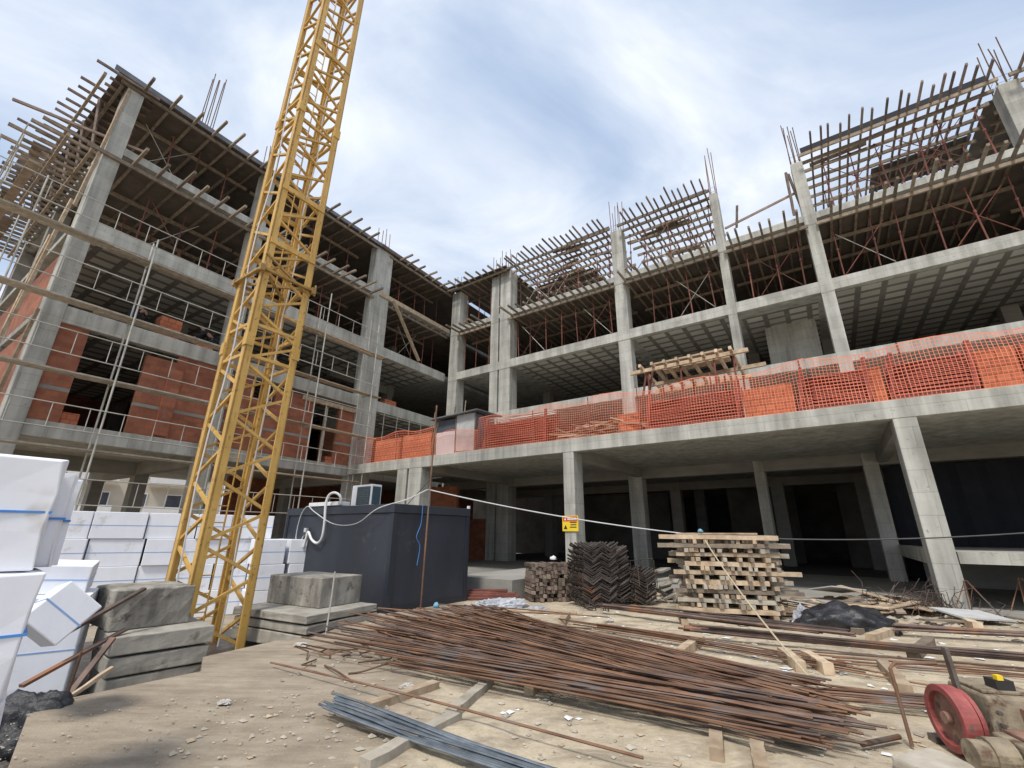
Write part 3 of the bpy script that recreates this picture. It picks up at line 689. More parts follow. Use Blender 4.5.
# ------------------------------------------------------------------ ballast blocks
def block(name, c, ax, hx, hy, z0, z1, mat, label, cat, group=None, bevel=.02, seed=0, wear=.007):
    """chipped concrete block: axis ax (unit, horizontal), half sizes hx, hy"""
    ax = V(ax).normalized(); ay = V((-ax.y, ax.x, 0))
    o = link(name, None)
    qn = random.Random(seed); mb = MB(); n = 7; 
    import itertools
    # subdivided box with small edge wear
    vs = {}; fs = []
    def vid(i, j, k):
        key = (i, j, k)
        if key not in vs:
            x, y, zf = -1 + 2 * i / n, -1 + 2 * j / n, k / 3
            edge = sum((i in (0, n), j in (0, n), k in (0, 3)))
            w = wear if edge >= 2 else wear * .35
            vs[key] = (len(vs), (x * hx + qn.uniform(-w, w), y * hy + qn.uniform(-w, w), (z1 - z0) * zf - (qn.uniform(0, w * 1.4) if k == 3 and edge >= 2 else 0)))
        return vs[key][0]
    for i in range(n):
        for j in range(n):
            fs.append((vid(i, j, 3), vid(i + 1, j, 3), vid(i + 1, j + 1, 3), vid(i, j + 1, 3)))
            fs.append((vid(i, j + 1, 0), vid(i + 1, j + 1, 0), vid(i + 1, j, 0), vid(i, j, 0)))
    for k in range(3):
        for i in range(n):
            fs.append((vid(i, 0, k), vid(i + 1, 0, k), vid(i + 1, 0, k + 1), vid(i, 0, k + 1)))
            fs.append((vid(i + 1, n, k), vid(i, n, k), vid(i, n, k + 1), vid(i + 1, n, k + 1)))
            fs.append((vid(0, i + 1, k), vid(0, i, k), vid(0, i, k + 1), vid(0, i + 1, k + 1)))
            fs.append((vid(n, i, k), vid(n, i + 1, k), vid(n, i + 1, k + 1), vid(n, i, k + 1)))
    mb.add([v[1] for v in sorted(vs.values())], fs)
    bpy.data.objects.remove(o)
    o = obj(name, mb, mat, bevel=bevel)
    o.location = (c[0], c[1], z0); o.rotation_euler.z = math.atan2(ax.y, ax.x)
    return tag(o, label, cat, group)
def corners_to_axis(P0, P1, P2):
    """near corner P0, P1 along the first side, P2 along the second"""
    P0, P1, P2 = V((*P0, 0)), V((*P1, 0)), V((*P2, 0))
    a = (P1 - P0); b = (P2 - P0); ax = a.normalized(); bl_ = b.length
    ay = V((-ax.y, ax.x, 0))
    if ay.dot(b) < 0: ay = -ay
    return P0 + a / 2 + ay * (bl_ / 2), ax, a.length / 2, bl_ / 2
LS0 = (-4.77, 6.04)      # near corner of the left ballast stack
lax = V((.646, .763, 0)).normalized(); lay = V((-lax.y, lax.x, 0))
def lblock(off, l, w, z0, z1, mat, label, seed, tw=0, wear=.007):
    ax = (M.Rotation(tw, 3, 'Z') @ lax); ay = V((-ax.y, ax.x, 0))
    c = V((*LS0, 0)) + lax * off[0] + lay * off[1] + ax * (l / 2) + ay * (w / 2)
    block('ballast_block', c, ax, l / 2, w / 2, z0, z1, mat, label, 'concrete block', None, .014, seed, wear)
lblock((.05, .02), 1.0, 1.0, -.36, -.095, 'slabblock', 'lowest grey concrete slab of the stack left of the crane', 1)
lblock((.02, .01), 1.05, 1.0, -.075, .13, 'slabblock', 'second concrete slab from the bottom of the stack left of the crane', 2)
lblock((0, 0), 1.09, 1.02, .155, .365, 'slabblock', 'third concrete slab from the bottom, under the dark block left of the crane', 3)
lblock((.0, .38), .88, 1.0, .37, .86, 'ballast', 'thick dark weathered block on top of the concrete stack left of the crane', 4, .05, .02)
RS0 = (-3.36, 8.19)
rax = V((.13, .99, 0)).normalized()
def rblock(off, l, w, z0, z1, mat, label, seed):
    ay = V((-.883, .469, 0)); ay = V((-rax.y, rax.x, 0))
    c = V((*RS0, 0)) + rax * (off[0] + l / 2) + ay * (off[1] + w / 2)
    block('ballast_block', c, rax, l / 2, w / 2, z0, z1, mat, label, 'concrete block', None, .012, seed)
rax = V((.47, .883, 0)).normalized()
rblock((.02, .02), 1.6, 1.95, -.25, -.04, 'slabblock', 'lowest concrete slab of the stack in front of the dark cabin', 5)
rblock((0.03, 0), 1.6, 1.97, -.02, .115, 'slabblock', 'middle concrete slab of the stack in front of the dark cabin', 6)
rblock((0, 0), 1.62, 2.0, .14, .27, 'slabblock', 'top thin concrete slab under the dark block in front of the cabin', 7)
rblock((.58, .42), .98, 1.5, .275, .78, 'ballast', 'thick dark weathered block on top of the stack in front of the cabin', 8)

# ------------------------------------------------------------------ white foam blocks
def eps_mesh(w, d, h, seed):
    qn = random.Random(seed); mb = MB().abox(-w / 2, w / 2, -d / 2, d / 2, 0, h)
    return mb.mesh('foam_block', 'eps')
def strap_mesh(w, d, h, t=.012, wd=.012, mt='strap_pale'):
    z = h * .5; e = .004
    return MB().abox(-w / 2 - e, w / 2 + e, -d / 2 - e, d / 2 + e, z - wd / 2, z + wd / 2).mesh('strap', mt)
EW = {}
def foam(c, rz, w, d, h, label, group=None, rot=None, strap=True, seed=0):
    key = (w, d, h)
    if key not in EW: EW[key] = (eps_mesh(w, d, h, seed), strap_mesh(w, d, h))
    o = link('foam_block', EW[key][0]); o.location = c; o.rotation_euler = rot or (0, 0, rz)
    b = o.modifiers.new('bev', 'BEVEL'); b.width = .012; b.segments = 2
    if strap: link('strap', EW[key][1], o)
    return tag(o, label, 'foam block', group)
# long wall of blocks behind the crane
w0 = V((-10.9, 9.9, 0)); wd_ = V((.82, .572, 0)).normalized(); wn = V((-wd_.y, wd_.x, 0)); wrz = math.atan2(wd_.y, wd_.x)
hrow = .585
for row in range(4):
    x = -.4 + .25 * (row % 2)
    while x < 6.0:
        w = rnd.choice((.72, .72, .98))
        if not (row == 3 and x > 5.2):
            p = w0 + wd_ * (x + w / 2) + wn * rnd.uniform(-.06, .06)
            foam((p.x, p.y, -.355 + hrow * row), wrz + rnd.uniform(-.02, .02), w - .02, 1.0, hrow - .006, 'white foam block in the long wall of blocks behind the crane', 'foam blocks of the wall behind the crane')
        x += w + rnd.choice((.0, .0, .0, .03))
for row, x, off in ((0, 5.1, -.9), (1, 5.15, -.9), (2, 5.1, -.9), (0, 5.9, -.85), (1, 5.95, -.85), (2, 5.9, -.85)):
    p = w0 + wd_ * x + wn * off
    foam((p.x, p.y, -.355 + hrow * row), wrz + .05, .7, .7, hrow - .006, 'white foam block stacked between the crane and the dark cabin', 'foam blocks beside the cabin')
# the big stack close by at the left edge
fd = V((.69, .724, 0)).normalized(); fn = V((-fd.y, fd.x, 0)); frz = math.atan2(fd.y, fd.x)
E0 = V((-2.83, 2.835, 0))
def near_foam(back, right, w, d, z0, h, label, strap=True):
    c = E0 + fd * (right - w / 2) + fn * (back + d / 2)
    o = block('foam_block', c, fd, w / 2, d / 2, z0, z0 + h, 'eps', label, 'foam block', None, .01, int(z0 * 100 + back * 50), .02)
    if strap: link('strap', strap_mesh(w + .014, d + .014, h, 0, .014, 'strap'), o)
    return o
near_foam(0, .0, 1.9, .33, 1.365, .66, 'big white foam slab at the top of the nearest stack with a blue strap')
near_foam(.335, .085, 1.9, .14, 1.365, .60, 'thin foam slab just behind the topmost slab of the nearest stack')
near_foam(.48, .12, 1.9, .14, 1.365, .575, 'rearmost thin foam slab at the top of the nearest stack')
near_foam(-.05, .06, 1.9, .62, .70, .66, 'white foam block second from the top in the nearest stack')
near_foam(-.01, .07, 1.9, .55, .16, .535, 'white foam block third from the top in the nearest stack')
near_foam(.06, .05, 1.9, .5, -.36, .51, 'lowest white foam block of the nearest stack, half hidden')
foam((-4.22, 4.42, .72), 0, .36, .55, .38, 'tilted white foam block with a blue strap wedged beside the concrete stack', None, (rad(-12), rad(42), rad(44)))
foam((-5.9, 6.35, .84), 0, .6, .6, .34, 'wide foam block lying flat between the nearest stack and the foam wall', None, (rad(4), rad(3), rad(36)))
foam((-5.95, 6.15, -.36), 0, 1.1, .95, 1.18, 'large foam block under the loose foam beside the concrete stack', None, (0, 0, rad(36)))
foam((-3.55, 3.9, -.36), 0, .14, .10, .11, 'small white foam chunk on the dark rubble', None, (.4, .3, 1), False)
foam((-3.25, 3.45, -.36), 0, .30, .16, .14, 'foam offcut on the dark rubble below the nearest stack', None, (.2, .5, .4), False)

# dark rubbish between the foam and the slab
def lump(name, c, r, mat, label, cat, seed, sq=(1, 1, .6), sub=4, amp=.35, group=None, rz=0, smooth=True):
    import bmesh
    from mathutils import noise as mn
    bm = bmesh.new(); bmesh.ops.create_icosphere(bm, subdivisions=sub, radius=1)
    off = V((seed * 3.1, seed * 1.7, seed * .9))
    for v in bm.verts:
        k = 1 + amp * (mn.noise(v.co * 1.6 + off) + .6 * mn.noise(v.co * 4.2 + off) + .35 * mn.noise(v.co * 9 + off))
        v.co = V((v.co.x * sq[0], v.co.y * sq[1], max(v.co.z * sq[2], -.12 * sq[2]))) * (r * k)
    me = bpy.data.meshes.new(name); bm.to_mesh(me); bm.free(); me.materials.append(MT[mat])
    if smooth: me.polygons.foreach_set('use_smooth', [True] * len(me.polygons))
    o = link(name, me); o.location = c; o.rotation_euler.z = rz
    return tag(o, label, cat, group)
lump('plastic_sheet', (-4.5, 5.0, -.38), .4, 'black_plastic', 'crumpled dark sheet heaped beside the concrete stack under the wedged foam', 'plastic sheet', 3, (1, .85, 1.25), 5, .2)
lump('earth_heap', (-4.15, 4.35, -.38), .34, 'dark_earth', 'low dark heap of earth on the rubble at the corner of the yard slab', 'earth heap', 7, (1.3, .8, .5), 5, .4)
for k, (a, b) in enumerate((((-4.95, 5.45, .45), (-4.85, 6.45, .86)), ((-4.9, 5.2, .1), (-4.80, 6.25, .42)), ((-4.55, 5.15, -.3), (-4.62, 5.85, .4)))):
    stick('rusty_angle', MB().abox(0, 1, -.03, .03, -.015, .015).mesh('rusty_angle', 'rebar_brown'), a, b, ('upper', 'lower', 'shortest')[k] + ' red steel bar leaning on the concrete stack left of the crane', 'steel bar', None)
stick('scrap_lath', rough_bar('lath', .05, .035, 'wood', 77), (-4.55, 4.98, -.18), (-4.30, 5.55, .18), 'short pale lath leaning at the edge of the cast slab', 'lath', None)
tag(obj('upright_bar', MB().tube([(-4.36, 5.13, .0), (-4.33, 5.13, .42)], .012, 6), 'rebar'), 'short upright rusty bar at the left corner of the cast slab', 'steel bar')
tag(obj('upright_bar', MB().tube([(-3.02, 8.22, 0), (-3.0, 8.22, .62), (-3.0, 8.22, .95)], .014, 6), 'scaf'), 'thin pale upright bar in front of the concrete stack by the cabin', 'steel bar')

# ------------------------------------------------------------------ site cabin
cb0 = V((-2.57, 10.16, 0)); cu = V((-.79, .613, 0)).normalized(); cv = V((.613, .79, 0)).normalized()
CL, CW, CHT = 4.75, 2.45, 2.2
cab = empty('site_cabin', cb0); tag(cab, 'dark blue grey site cabin standing behind the concrete blocks', 'site cabin')
def cp(u, v, z): return cu * u + cv * v + Z * z
def cbox(mb, u0, u1, v0, v1, z0, z1):
    ps = [cp(u, v, z) for z in (z0, z1) for (u, v) in ((u0, v0), (u1, v0), (u1, v1), (u0, v1))]
    return mb.add(ps, [(0, 1, 2, 3), (7, 6, 5, 4), (0, 4, 5, 1), (1, 5, 6, 2), (2, 6, 7, 3), (3, 7, 4, 0)])
obj('wall_panel', cbox(MB(), .12, CL - .12, .03, .07, .12, CHT - .2), 'navy', cab)
obj('wall_panel', cbox(MB(), .03, .07, .12, CW - .12, .12, CHT - .2), 'navy', cab)
obj('wall_panel', cbox(MB(), .12, CL - .12, CW - .07, CW - .03, .12, CHT - .2), 'navy', cab)
obj('wall_panel', cbox(MB(), CL - .07, CL - .03, .12, CW - .12, .12, CHT - .2), 'navy', cab)
for u, v in ((0, 0), (CL - .12, 0), (0, CW - .12), (CL - .12, CW - .12)):
    obj('corner_post', cbox(MB(), u, u + .12, v, v + .12, -.36, CHT - .2), 'navy_trim', cab, bevel=.006)
mb = MB(); cbox(mb, .12, CL - .12, .01, .13, -.36, .12); cbox(mb, .12, CL - .12, CW - .13, CW - .01, -.36, .12); cbox(mb, .01, .13, .131, CW - .131, -.36, .12); cbox(mb, CL - .13, CL - .01, .131, CW - .131, -.36, .12)
obj('base_rail', mb, 'navy_trim', cab)
obj('roof', cbox(MB(), -.006, CL + .006, -.006, CW + .006, CHT - .19, CHT), 'navy', cab, bevel=.008)
obj('lifting_lug', cbox(MB(), .0, .06, CW - .06, CW, CHT, CHT + .07), 'white', cab)
# things on its roof
acr = cb0 + cp(1.45, .35, CHT)
ac = empty('air_conditioner', acr); tag(ac, 'white air conditioner box with a dark grille on the cabin roof', 'air conditioner')
def cbx(mb, o_, u0, u1, v0, v1, z0, z1):
    ps = [cu * u + cv * v + Z * z for z in (z0, z1) for (u, v) in ((u0, v0), (u1, v0), (u1, v1), (u0, v1))]
    return mb.add(ps, [(0, 1, 2, 3), (7, 6, 5, 4), (0, 4, 5, 1), (1, 5, 6, 2), (2, 6, 7, 3), (3, 7, 4, 0)])
mb = MB(); cbx(mb, 0, 0, .84, .03, .33, 0, .54); obj('casing', mb, 'white', ac, bevel=.012)
obj('grille', cbx(MB(), 0, .05, .58, .005, .029, .05, .49), 'acdark', ac)
obj('grille', cbx(MB(), 0, -.006, -.001, .06, .30, .05, .49), 'acdark', ac)
mb = MB()
for k in range(8): cbx(mb, 0, .06, .57, -.004, .004, .07 + .055 * k, .08 + .055 * k)
obj('louvre', mb, 'steel', ac)
mb = MB(); cbx(mb, 0, 2.35, 3.75, .0, .35, .03, .13)
o = obj('roof_tray', mb, 'white', bevel=.01); o.location = cb0 + cp(0, .05, CHT) ; tag(o, 'long flat white box lying on the cabin roof left of the air conditioner', 'tray')
# drain hose: arch above the roof edge then an S down the wall
hp = [(2.30, .12, CHT + .05), (2.28, .05, CHT + .25), (2.42, -.03, CHT + .34), (2.6, -.07, CHT + .28), (2.66, -.09, CHT + .05), (2.62, -.08, CHT - .4), (2.66, -.07, CHT - .75), (2.85, -.07, CHT - .88), (3.15, -.06, CHT - .80), (3.36, -.06, CHT - .62), (3.42, -.06, CHT - .75), (3.5, -.05, CHT - 1.0)]
def smooth_pts(pts, n=6):
    pts = [V(p) for p in pts]; out = []
    for i in range(len(pts) - 1):
        p0 = pts[max(i - 1, 0)]; p1 = pts[i]; p2 = pts[i + 1]; p3 = pts[min(i + 2, len(pts) - 1)]
        for k in range(n):
            t = k / n
            out.append(.5 * ((2 * p1) + (p2 - p0) * t + (2 * p0 - 5 * p1 + 4 * p2 - p3) * t * t + (3 * p1 - p0 - 3 * p2 + p3) * t ** 3))
    return out + [pts[-1]]
tag(obj('drain_hose', MB().tube(smooth_pts([cb0 + cp(*p) for p in hp]), .032, 8), 'white', smooth=True), 'white corrugated hose curling from the roof down the cabin wall', 'hose')
sk = empty('socket_box', cb0 + cp(3.55, -.01, CHT - .62)); tag(sk, 'small grey socket box on the cabin wall', 'socket box')
obj('box', cbx(MB(), 0, -.06, .06, -.05, .015, -.1, .1), 'board_grey', sk); obj('lid', cbx(MB(), 0, -.05, .05, -.065, -.052, -.09, .0), 'acdark', sk)
wp = [(3.62, -.03, CHT - .7), (3.78, -.05, CHT - .9), (3.98, -.05, CHT - .75), (3.9, -.05, CHT - .2), (3.6, -.06, CHT + .03), (3.2, -.06, CHT - .12), (2.2, -.09, CHT - .42), (1.2, -.12, CHT - .42), (.4, -.14, CHT - .1)]
POLE = V((-1.93, 10.62, 0))
tag(obj('cabin_cable', MB().tube(smooth_pts([cb0 + cp(*p) for p in wp] + [V((-2.35, 10.3, 2.3)), POLE + V((-.02, -.02, 2.55))]), .011, 6), 'cable_white'), 'thin white cable sagging across the cabin wall to the rusty pole', 'cable')
tag(obj('dark_cable', MB().tube([cb0 + cp(.2, .5, CHT), cb0 + cp(-.05, .95, CHT + .62), cb0 + cp(-.25, 1.1, CHT + .66), POLE + V((0, 0, 2.82))], .010, 6), 'cable_dark'), 'dark cable bent up from the cabin roof to the rusty pole', 'cable')
tag(obj('blue_cord', MB().tube(smooth_pts([cb0 + cp(-.07, .75, CHT + .02), cb0 + cp(-.09, .72, CHT - .4), cb0 + cp(-.08, .62, CHT - .7), cb0 + cp(-.08, .74, CHT - .9), cb0 + cp(-.07, .70, CHT - 1.3)]), .008, 5), 'strap'), 'thin blue cord dangling down the cabin end wall', 'cord')
tag(obj('rusty_pole', MB().tube([POLE, POLE + V((.03, 0, 2.5)), POLE + V((.06, .02, 4.6))], .02, 7), 'rebar'), 'thin tall rusty pole standing before the cabin holding the white cable', 'pole')
# the long line across the yard
def sag(a, b, s, n=24):
    a, b = V(a), V(b)
    return [a.lerp(b, t / n) - Z * (s * 4 * (t / n) * (1 - t / n)) for t in range(n + 1)]
LT = V((4.22, 10.55, 1.60))
tag(obj('line_cable', MB().tube(sag(POLE + Z * 2.55, LT, .10), .014, 6), 'cable_white'), 'white line running from the rusty pole to the top of the timber stack', 'cable')
tag(obj('line_cable', MB().tube(sag(LT, V((9.5, 8.2, 1.72)), .12) , .014, 6), 'cable_dark'), 'grey line running from the timber stack to the right past the big pillar', 'cable')
tag(obj('rope', MB().tube(sag(LT + V((-.02, -.35, -.05)), V((3.2, 5.2, .05)), .12) + [V((3.5, 5.0, .03)), V((3.9, 4.9, .02))], .012, 6), 'rope'), 'tan rope running from the timber stack down to the ground', 'rope')

# ------------------------------------------------------------------ terrace: net, bricks, crates, platform, shed
def net(label, s0, s1, n, z0, z1, seed, cell=.085, wdt=.011, lean=.0):
    qn = random.Random(seed); mb = MB()
    from mathutils import noise as mn
    root = empty('safety_net', RW(s0, n, z0)); base = root.location.copy()
    H_ = z1 - z0
    def pt(s, t):
        off = .17 * mn.noise(V((s * .7, t * 1.2, seed))) + lean * (1 - t)
        topdip = .09 * math.sin(s * 2.1 + seed) * t + .03 * mn.noise(V((s * 1.9, 0, seed)))
        return RW(s, n - off, z0 + t * (H_ + topdip)) - base
    ns = int((s1 - s0) / cell); nz = int(H_ / cell)
    seg = 5
    for i in range(ns + 1):
        s = s0 + i * cell
        for k in range(seg):
            a, b = pt(s, k / seg), pt(s, (k + 1) / seg); w = dR * (wdt / 2)
            mb.add([a - w, a + w, b + w, b - w], [(0, 1, 2, 3)])
    for j in range(nz + 1):
        t = j / nz; w = Z * (wdt / 2 * (2.2 if j == nz else 1))
        m_ = int((s1 - s0) / .4) + 1
        for i in range(m_):
            a, b = pt(s0 + (s1 - s0) * i / m_, t), pt(s0 + (s1 - s0) * (i + 1) / m_, t)
            o3 = nR * .002
            mb.add([a - w - o3, b - w - o3, b + w - o3, a + w - o3], [(0, 1, 2, 3)])
    obj('mesh', mb, 'net', root)
    s = s0 + .1
    while s < s1:
        obj('post', MB().tube([RW(s, n + .12, z0 - .02) - base, RW(s + .03, n + .12, z1 + rnd.uniform(.0, .25)) - base], .02, 6), 'prop', root); s += 2.4
    return tag(root, label, 'safety net')
NN = NT + .10
net('orange safety net along the right part of the terrace edge above the big pillar', -9.5, -.15, NN, S1 + .03, S1 + 1.43, 1)
net('orange safety net along the middle of the terrace edge below the timber platform', -.1, 6.5, NN, S1 + .03, S1 + 1.42, 2)
net('orange safety net along the terrace edge above the warning sign pillar', 6.55, 11.75, NN, S1 + .03, S1 + 1.36, 3)
net('low orange net drawn across the front of the pale hut', 11.8, 14.4, NN, S1 + .03, S1 + .98, 5)
net('orange safety net at the left end of the terrace beside the pale hut', 14.45, 20.2, NN, S1 + .03, S1 + 1.35, 4, .11, .014)
# orange net on the left wing edge
def brick_pallet(s, n, w, d, h, label, z=S1, P=RW, rot=None, group=None):
    o = obj('brick_stack', MB().abox(-w / 2, w / 2, -d / 2, d / 2, 0, h), 'brick_new', bevel=.01)
    o.location = P(s, n, z + .005); o.rotation_euler.z = (-YA if P is RW else YB) + (rot or rnd.uniform(-.03, .03))
    return tag(o, label, 'brick stack', group)
for k, (sp, w, h, dp) in enumerate(((-4.75, .95, 1.0, 14.95), (-3.85, .7, 1.02, 14.95), (-1.6, .28, 1.0, 14.95), (.95, 1.3, .92, 14.95), (5.3, .8, .8, 15.25))):
    brick_pallet(sp, dp, w, .8, h, ('stack of new orange bricks behind the net at the far right of the terrace', 'stack of orange bricks behind the net right of the long red crate', 'narrow stack of orange bricks between the two red crates', 'stack of orange bricks behind the net left of the short red crate', 'stack of orange bricks behind the net left of the timber platform')[k])
for k in range(34):
    sp = rnd.uniform(5.4, 8.2); a_ = rnd.gauss(0, .25)
    stick('loose_timber', rnd.choice(JO + JN + [BRACE, BRACE]), RW(sp - .9, 15.0 + rnd.uniform(-.35, .5), S1 + .05 + rnd.uniform(0, .7)), RW(sp + rnd.uniform(.3, 1.1), 15.0 + rnd.uniform(-.35, .5), S1 + .05 + rnd.uniform(0, .75)), 'loose plank or tube in the jumble behind the net between the crates', 'timber', 'jumble behind the terrace net', .6, 1)
brick_pallet(17.9, 15.0, 1.9, .6, 1.2, 'left stack of orange bricks behind the net at the left end of the terrace')
brick_pallet(15.7, 14.9, 2.0, .5, 1.2, 'right stack of orange bricks behind the net beside the pale hut')
def crate(s0, s1, n, h, label, z=S1 + .01):
    root = empty('prop_crate', RW((s0 + s1) / 2, n, z), -YA); w = s1 - s0; d = .95
    obj('base_frame', MB().abox(-w / 2, w / 2, -d / 2, -d / 2 + .08, 0, .12).abox(-w / 2, w / 2, d / 2 - .08, d / 2, 0, .12).abox(-w / 2, -w / 2 + .08, -d / 2 + .08, d / 2 - .08, 0, .119).abox(w / 2 - .08, w / 2, -d / 2 + .08, d / 2 - .08, 0, .119), 'prop', root)
    for sx in (-w / 2 + .04, w / 2 - .04):
        for sy in (-d / 2 + .04, d / 2 - .04): obj('corner_post', MB().beam((sx, sy, .12), (sx + (.16 if sx < 0 else .06), sy, h + .22), .09, .09), 'crate_red', root)
    k = 0
    for j in range(int((h - .12) / .1)):
        mb = MB()
        for i in range(9): mb.tube([(-w / 2 + .1 + rnd.uniform(-.05, .05), -d / 2 + .1 + .09 * i + .02 * (j % 2), .165 + .1 * j), (w / 2 - .08 + rnd.uniform(-.05, .1), -d / 2 + .1 + .09 * i + .02 * (j % 2), .165 + .1 * j)], .03, 6)
        obj('tube_layer', mb, 'crate_red', root)
    return tag(root, label, 'crate')
crate(-1.4, .22, 14.93, 1.08, 'short crate full of red steel tubes behind the terrace net')
crate(-3.42, -1.78, 14.93, 1.08, 'long crate full of red steel tubes behind the terrace net above the right pillar')
crate(1.75, 4.6, 15.0, 1.05, 'long crate of red steel tubes behind the net below the timber platform')
crate(8.55, 11.6, 15.0, 1.15, 'large crate of red steel tubes beside the pale hut on the terrace')
crate(-6.2, -5.3, 14.95, 1.0, 'small crate of red steel tubes behind the net at the right edge of the terrace')
# bundle of tubes lying on the large crate
for k in range(9):
    stick('loose_tube', BRACE_W, RW(8.6 + rnd.uniform(-.3, .3), 14.8 + .07 * k, S1 + 1.32 + .035 * (k % 3)), RW(11.3 + rnd.uniform(-.3, .3), 14.7 + .09 * k, S1 + 1.30 + rnd.uniform(0, .12)), 'grey tube lying on the large red crate beside the hut', 'tube', 'tubes on the large red crate')
# planks under the net along the terrace
for k in range(7):
    s = 5.6 + k * 1.0
    stick('terrace_plank', rnd.choice(JO), RW(s, NT + .32 + rnd.uniform(-.05, .1), S1 + .04), RW(s + 1.4, NT + .35 + rnd.uniform(-.08, .1), S1 + .05 + rnd.uniform(0, .06)), 'plank lying along the terrace edge under the orange net', 'plank', 'planks on the terrace edge')
# pale hut on the terrace
hut = empty('site_hut', RW(13.1, 15.2, S1 + .006), -YA); tag(hut, 'small pale sheet metal hut on the terrace corner', 'hut')
obj('wall', MB().abox(.0, 1.05, -.72, -.68, .0, 1.72), 'board_grey', hut)
obj('wall', MB().abox(-1.2, -.055, -.72, -.68, .0, 1.05), 'sheetwhite', hut)
obj('wall', MB().abox(-1.2, -1.16, -.67, .7, .0, 1.6).abox(1.01, 1.05, -.67, .7, 0, 1.7).abox(-1.15, 1.0, .66, .7, 0, 1.6), 'ply_grey', hut)
obj('window', MB().abox(-1.15, -.06, -.71, -.69, 1.055, 1.6), 'glass_far', hut)
for x in (-.05, 1.05, -1.25): obj('frame_post', MB().abox(x, x + .045, -.75, -.69, 0, 1.68), 'wood_old', hut)
obj('roof', MB().add([(-1.5, -.95, 1.66), (1.35, -.95, 1.76), (1.35, .9, 1.82), (-1.5, .9, 1.70), (-1.5, -.95, 1.71), (1.35, -.95, 1.81), (1.35, .9, 1.87), (-1.5, .9, 1.75)], [(0, 3, 2, 1), (4, 5, 6, 7), (0, 1, 5, 4), (1, 2, 6, 5), (2, 3, 7, 6), (3, 0, 4, 7)]), 'ply_grey', hut)
for x in (-1.35, -.1, .5): obj('frame_post', MB().tube([(x, -.8, 1.7), (x + .05, -.8, 2.05 + rnd.uniform(0, .3))], .025, 6), 'wood_old', hut)
# timber platform on the terrace
tp = empty('timber_platform', RW(3.3, 16.2, S1), -YA); tag(tp, 'tilted timber loading platform with projecting joists above the orange net', 'platform')
PZ = 2.55
for k in range(8):
    x = -1.5 + k * .43
    obj('joist', MB().beam((x, -1.25, PZ - .02), (x + .05, 1.3, PZ - .30), .09, .12), 'wood', tp)
for y, dz, l0, l1 in ((-.95, -.12, -1.95, 2.0), (.3, -.28, -1.7, 2.35), (1.1, -.36, -1.7, 1.8)):
    obj('bearer', MB().beam((l0, y, PZ + dz - .03), (l1, y, PZ + dz + .02), .11, .13), 'wood', tp)
obj('top_board', MB().beam((-1.2, -.55, PZ + .12), (1.2, -.5, PZ + .18), .5, .06), 'wood', tp)
obj('top_board', MB().beam((-1.0, .1, PZ + .08), (1.3, .2, PZ + .14), .5, .06), 'wood', tp)
for x in (-1.35, -.2, .9, 1.5):
    for y in (-.9, .9): obj('support', MB().tube([(x, y, 0), (x + .03, y, PZ - .2)], .035, 6), 'prop', tp)
obj('bracing', MB().tube([(-1.9, -.9, .1), (-1.35, -.9, PZ - .1)], .04, 6).tube([(-1.75, -.7, .1), (-1.2, -.7, PZ - .1)], .04, 6), 'prop', tp)

# brick stacks and masons on the second floor of the left wing
brick_pallet(6.05, 20.75, .75, .5, .95, 'tall stack of orange bricks on the second floor left of the crane', S2, LW)
brick_pallet(7.35, 20.6, .62, .5, .42, 'low stack of orange bricks on the second floor next to the crane', S2, LW)
brick_pallet(4.0, 20.45, .45, .3, .42, 'small pile of orange bricks in the first floor opening of the left wing', S1, LW)
brick_pallet(13.9, 20.4, .4, .3, .35, 'small pile of orange bricks in the window opening under the yellow lintel', S1, LW)
brick_pallet(17.9, 20.9, .9, .5, .5, 'small pile of orange bricks on the second floor near the inner corner', S2, LW)
def person(loc, rz, label, joints):
    """one continuous body grown over a joint tree: (parent, position, radius)"""
    def grow(name, mat, idx, grow_r, parent=None):
        me = bpy.data.meshes.new(name); keep = {k: i for i, k in enumerate(idx)}
        vs = [joints[k][1] for k in idx]; es = [(keep[joints[k][0]], keep[k]) for k in idx if joints[k][0] in keep]
        me.from_pydata(vs, es, []); me.materials.append(MT[mat])
        o = link(name, me, parent)
        m = o.modifiers.new('skin', 'SKIN')
        for k in idx:
            r = joints[k][2] * grow_r; o.data.skin_vertices[0].data[keep[k]].radius = (r, r)
        o.data.skin_vertices[0].data[0].use_root = True
        s_ = o.modifiers.new('sub', 'SUBSURF'); s_.levels = s_.render_levels = 1
        return o
    body = grow('person', 'skin', list(joints), 1.0); body.location = loc; body.rotation_euler.z = rz
    ks = list(joints)
    grow('jacket', 'navy_cloth', [k for k in ks if k in ('pelvis', 'waist', 'chest', 'shl', 'ell', 'wrl', 'shr', 'elr', 'wrr')], 1.18, body)
    grow('trousers', 'navy_cloth', [k for k in ks if k in ('pelvis', 'hipl', 'knl', 'anl', 'hipr', 'knr', 'anr')], 1.16, body)
    h = joints['head'][1]
    mb = MB(); bm_r = .105
    for a in range(6):
        t0, t1 = a / 6 * math.pi / 2, (a + 1) / 6 * math.pi / 2
        for k in range(10):
            p0, p1 = 2 * math.pi * k / 10, 2 * math.pi * (k + 1) / 10
            f = lambda t, p: (h[0] + bm_r * math.cos(t) * math.cos(p), h[1] - .02 + bm_r * math.cos(t) * math.sin(p), h[2] + .035 + bm_r * math.sin(t))
            mb.add([f(t0, p0), f(t0, p1), f(t1, p1), f(t1, p0)], [(0, 1, 2, 3)])
    obj('hair', mb, 'black_ink', body)
    return tag(body, label, 'person')
